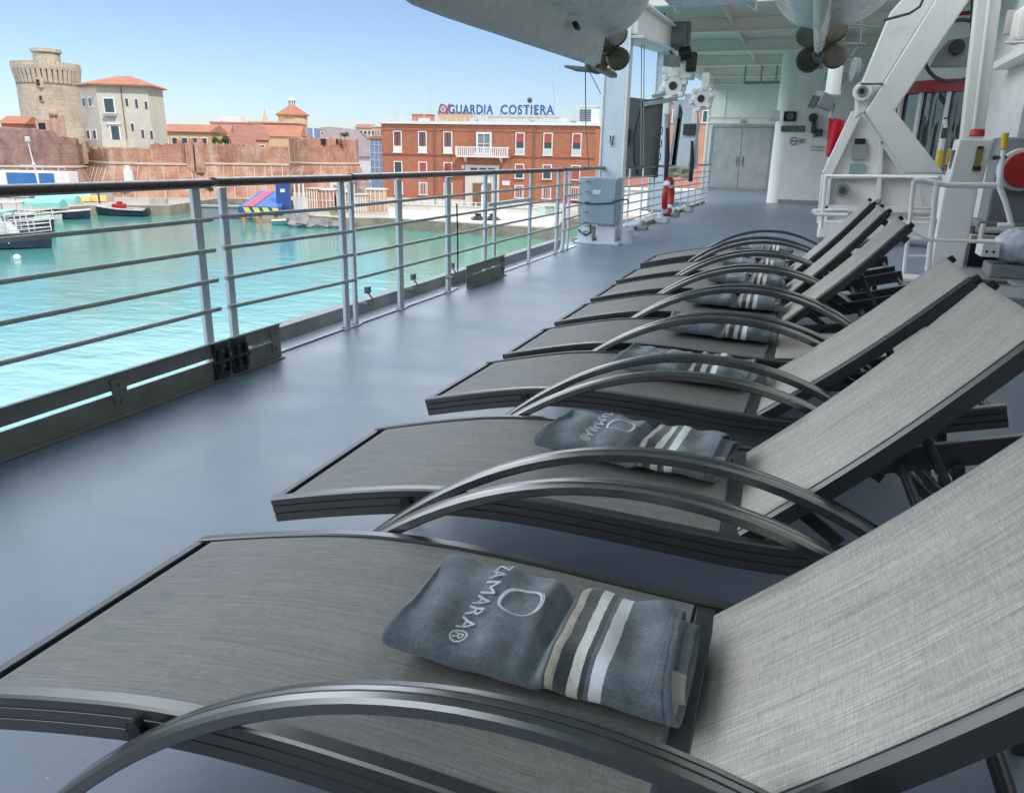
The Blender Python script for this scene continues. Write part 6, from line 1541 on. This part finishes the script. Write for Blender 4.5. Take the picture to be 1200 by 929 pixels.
# low quay house row behind the boats
m = MB(); m.box(wf(tq(110, 109), 109.5, -5.2), (3.0, 1.0, 1.6), rz=FYAW); m.box(wf(tq(180, 106), 106, -5.6), (2.2, 1, .8), rz=FYAW); tag(m.build('quay_block', QUAYS), 'pale stone blocks on the quay corner beside the workboat', 'block')
p = wf(tq(109, 104.5), 104.6, QZ); m = MB(); m.tube([p, p+Vector((0, 0, 1.5))], .12, 8); m.sphere(p+Vector((0, 0, 1.6)), .2, 6); tag(m.build('mooring_post', DGREY), 'dark mooring post on the quay edge before the orange boats', 'bollard')
# colourful barge on piles
D = 94; o = fthing('striped_barge', 'floating stage with a blue and red striped top and yellow hazard edge', 'barge', tq(303, D, 240), D, WZ)
a, b = tq(277, D, 238)-tq(303, D, 240), tq(330, D, 238)-tq(303, D, 240)
m = MB(); m.prism([(a+.3, 0, .95), (b, 0, .95), (b, 5, 1.6), (a+.9, 5, 1.6), ], (0, 0, .95)); m.build('hull', DGREY, o, local=True, bevel=.05)
zf, zk_ = 1.92, 3.5
def topq(f0, f1, mt, dz=.0, nm='deck_stripe'):
    A, B = a+.3, b; A2, B2 = a+1.6, b-.2
    m = MB(); m.prism([(A+(B-A)*f0, 0, zf+dz), (A+(B-A)*f1, 0, zf+dz), (A2+(B2-A2)*(f1+.1 if f1 < .99 and f0 > .01 else f1), 4.6, zk_+dz), (A2+(B2-A2)*(f0+.1 if f0 > .01 else f0), 4.6, zk_+dz)], (0, 0, .05)); return m.build(nm, mt, o, local=True)
topq(0, .99, BBLUE, 0, 'deck'); topq(.09, .34, BRED, .06)
m = MB(); m.bb((a+.2, -.12, zf-.75), (b, -.004, zf+.03)); hz = m.build('hazard_edge', SBLUE, o, local=True)
m = MB()
for k in range(4): x = a+.75+k*(b-a-.6)/4.2; m.prism([(x, -.16, zf-.05), (x+.7, -.16, zf-.05), (x+1.0, -.16, zf-.62), (x+.3, -.16, zf-.62)], (0, .035, 0))
m.build('yellow_chevron', BYEL, hz, local=True)
m = MB(); m.bb((b-.9, 1.0, 1.2), (b+.75, 1.4, zf+2.9)); pn = m.build('blue_panel', SBLUE, o, local=True)
m = MB(); m.bb((b-.35, .96, zf+1.7), (b+.2, .998, zf+2.1)); m.build('white_mark', FWHITE, pn, local=True)
for x in (a+.6, a+2.6, b-.9):
    m = MB(); m.cyl((x, .3, -.6), (x, .3, 1.0), .2, n=8); m.build('pile', WOODO, o, local=True)
boat('turquoise dinghy tied at the right end of the striped barge', 334, 249, 93.3, 3.2, .3, TEAL, FWHITE, group=None, name='dinghy')
m = MB(); c = wf(tq(262, 100, 234), 101, WZ); m.box(c+Vector((0, 0, .7)), (6.5, 2, 1.2), rz=FYAW); m.box(c+Vector((0, 0, 1.45)), (6.8, 2.2, .2), rz=FYAW); tag(m.build('grey_pontoon', GREYB), 'plain grey pontoon left of the striped barge', 'pontoon')
# rocks
rk = random.Random(9)
m = MB()
for k in range(60):
    u = rk.random(); px = 346+50*u; D = 90.5+rk.uniform(0, 3.2); hh = (1-u*.5)*rk.uniform(.3, 1.1)
    c = wf(tq(px, D, 255), D, WZ+.1+hh*.5*(D-89)/2.2); s = rk.uniform(.5, 1.1)
    i0 = len(m.bm.verts); m.sphere(c, s, 4, (1.3, 1.0, .7)); m.bm.verts.ensure_lookup_table()
    for v in list(m.bm.verts)[i0:]: v.co += Vector((rk.uniform(-1, 1), rk.uniform(-1, 1), rk.uniform(-1, 1)))*.18*s
tag(m.build('shore_rocks', ROCK), 'grey boulders piled at the water edge beside the striped barge', 'rocks', kind='stuff')
# orange and white sheds / fences between barge and brick building
for k, (a, b, pyt, D, mt, lab) in enumerate(((360, 371, 222, 98, WOODO, 'narrow orange timber hut nearest the striped barge'), (373, 391, 223, 99, SALMON, 'wide orange hut with a pale lattice'), (395, 408, 226, 99, WOODO, 'low orange hut right of the lattice hut'), (429, 450, 222.5, 101, OCHRE, 'ochre hut with white bars beside the brick building'), (416, 428, 229, 98, QUOIN, 'low pale hut left of the ochre one'))):
    o = fthing('quay_hut', lab, 'hut', tq((a+b)/2, D, 230), D, QZ, 0, 'huts on the quay left of the brick building'); hw = (tq(b, D, 230)-tq(a, D, 230))/2; H = z_at(a, pyt, D)-QZ
    m = MB(); m.bb((-hw, 0, 0), (hw, 2.2, H)); m.build('walls', mt, o, local=True)
    m = MB(); m.bb((-hw-.12, -.15, H), (hw+.12, 2.35, H+.14)); m.build('roof', FWHITE if k % 2 else QUOIN, o, local=True)
    m = MB(); nb = 4
    for i in range(nb+1): x = -hw+2*hw*i/nb; m.bb((x-.06, -.07, .1), (x+.06, -.003, H-.05))
    m.bb((-hw, -.06, H*.5), (hw, -.003, H*.5+.1)); m.build('frame', FWHITE, o, local=True)
for k, px in enumerate((346, 351, 356)):
    D = 97; p = wf(tq(px, D, 235), D, QZ); m = MB(); m.tube([p, p+Vector((0, 0, 3.6+.3*(k % 2)))], .11, 7); m.box(p+Vector((0, 0, 1.2)), (.35, .3, 2.2), rz=FYAW)
    tag(m.build('white_post', FWHITE), 'slim white post on the shore beside the striped barge', 'post', 'white posts by the barge')
# low quay parapet, boxes and mooring bitts in front of the brick building
o = fthing('quay_parapet', 'long low white parapet along the quay before the brick building', 'parapet', tq(560, 103, 245), 103.5, QZ, rzb*.6)
m = MB(); xa, xb = tq(452, 103, 245)-tq(560, 103, 245), tq(662, 103, 245)-tq(560, 103, 245)
m.bb((xa, 0, 0), (xb, .5, .62)); m.bb((xa, -.08, .62), (xb, .58, .72)); m.build('wall', QUAYW, o, local=True)
m = MB()
for k in range(25): x = xa+(xb-xa)*k/24; m.bb((x-.06, .15, .72), (x+.06, .3, 1.15))
m.bb((xa, .18, 1.1), (xb, .28, 1.18)); m.build('rail', FWHITE, o, local=True)
for k, px in enumerate((560, 577)):
    D = 90.5; p = wf(tq(px, D, 262), D, QZ); o = thing('mooring_bitt', ['left black mooring bitt on the quay, wound with ropes', 'right black mooring bitt on the quay, wound with ropes'][k], 'bollard', p, FYAW, 'mooring bitts on the quay')
    m = MB(); m.lathe((0, 0, 0), [(.55, 0), (.5, .1), (.28, .15), (.26, .55), (.42, .62), (.42, .72), (0, .78)], 14); m.build('bitt', BLACK, o, local=True, smooth=40)
    m = MB(); m.tube([(.9*math.cos(a*PI/8)*(1-.02*a), .7*math.sin(a*PI/8), .08+.012*a) for a in range(34)], .09, 6); m.build('rope', DGREY, o, local=True, smooth=60)
m = MB(); p = wf(tq(565, 94, 245), 94, QZ); m.tube([p, p+Vector((0, 0, 3.6)), p+RT*.35+Vector((0, 0, 4.1)), p+RT*.9+Vector((0, 0, 4.2))], .13, 8); tag(m.build('gooseneck_lamp', FWHITE, None, smooth=50), 'white gooseneck lamp post by the mooring bitts', 'lamp post')
for k, px in enumerate((640, 648)):
    D = 99; p = wf(tq(px, D, 250), D, QZ); m = MB(); m.box(p+Vector((0, 0, .5)), (2.0, .9, 1.0), rz=FYAW); m.box(p+Vector((0, 0, 1.04)), (2.1, 1.0, .08), rz=FYAW); tag(m.build('quay_bench', paint('pale_green_box', (.45, .55, .48), .7)), ['pale green box on the quay, left of two', 'pale green box on the quay, right of two'][k], 'box', 'pale green boxes on the quay')
# neighbours seen between the columns and rails farther right
simple_house('salmon building seen through the far railing behind the davit columns', 728, 832, 120, 118, 10, SALMON, FWHITE, 0, 'flat', 6, 'building', 'harbour_building')
m = MB(); m.box(wf(tq(770, 104), 104, QZ+1.6), (11, 2, 3.2), rz=FYAW); m.box(wf(tq(770, 104), 104, QZ+3.3), (11.4, 2.4, .25), rz=FYAW)
tag(m.build('white_quay_store', FWHITE), 'white quay store seen through the far railing', 'store')
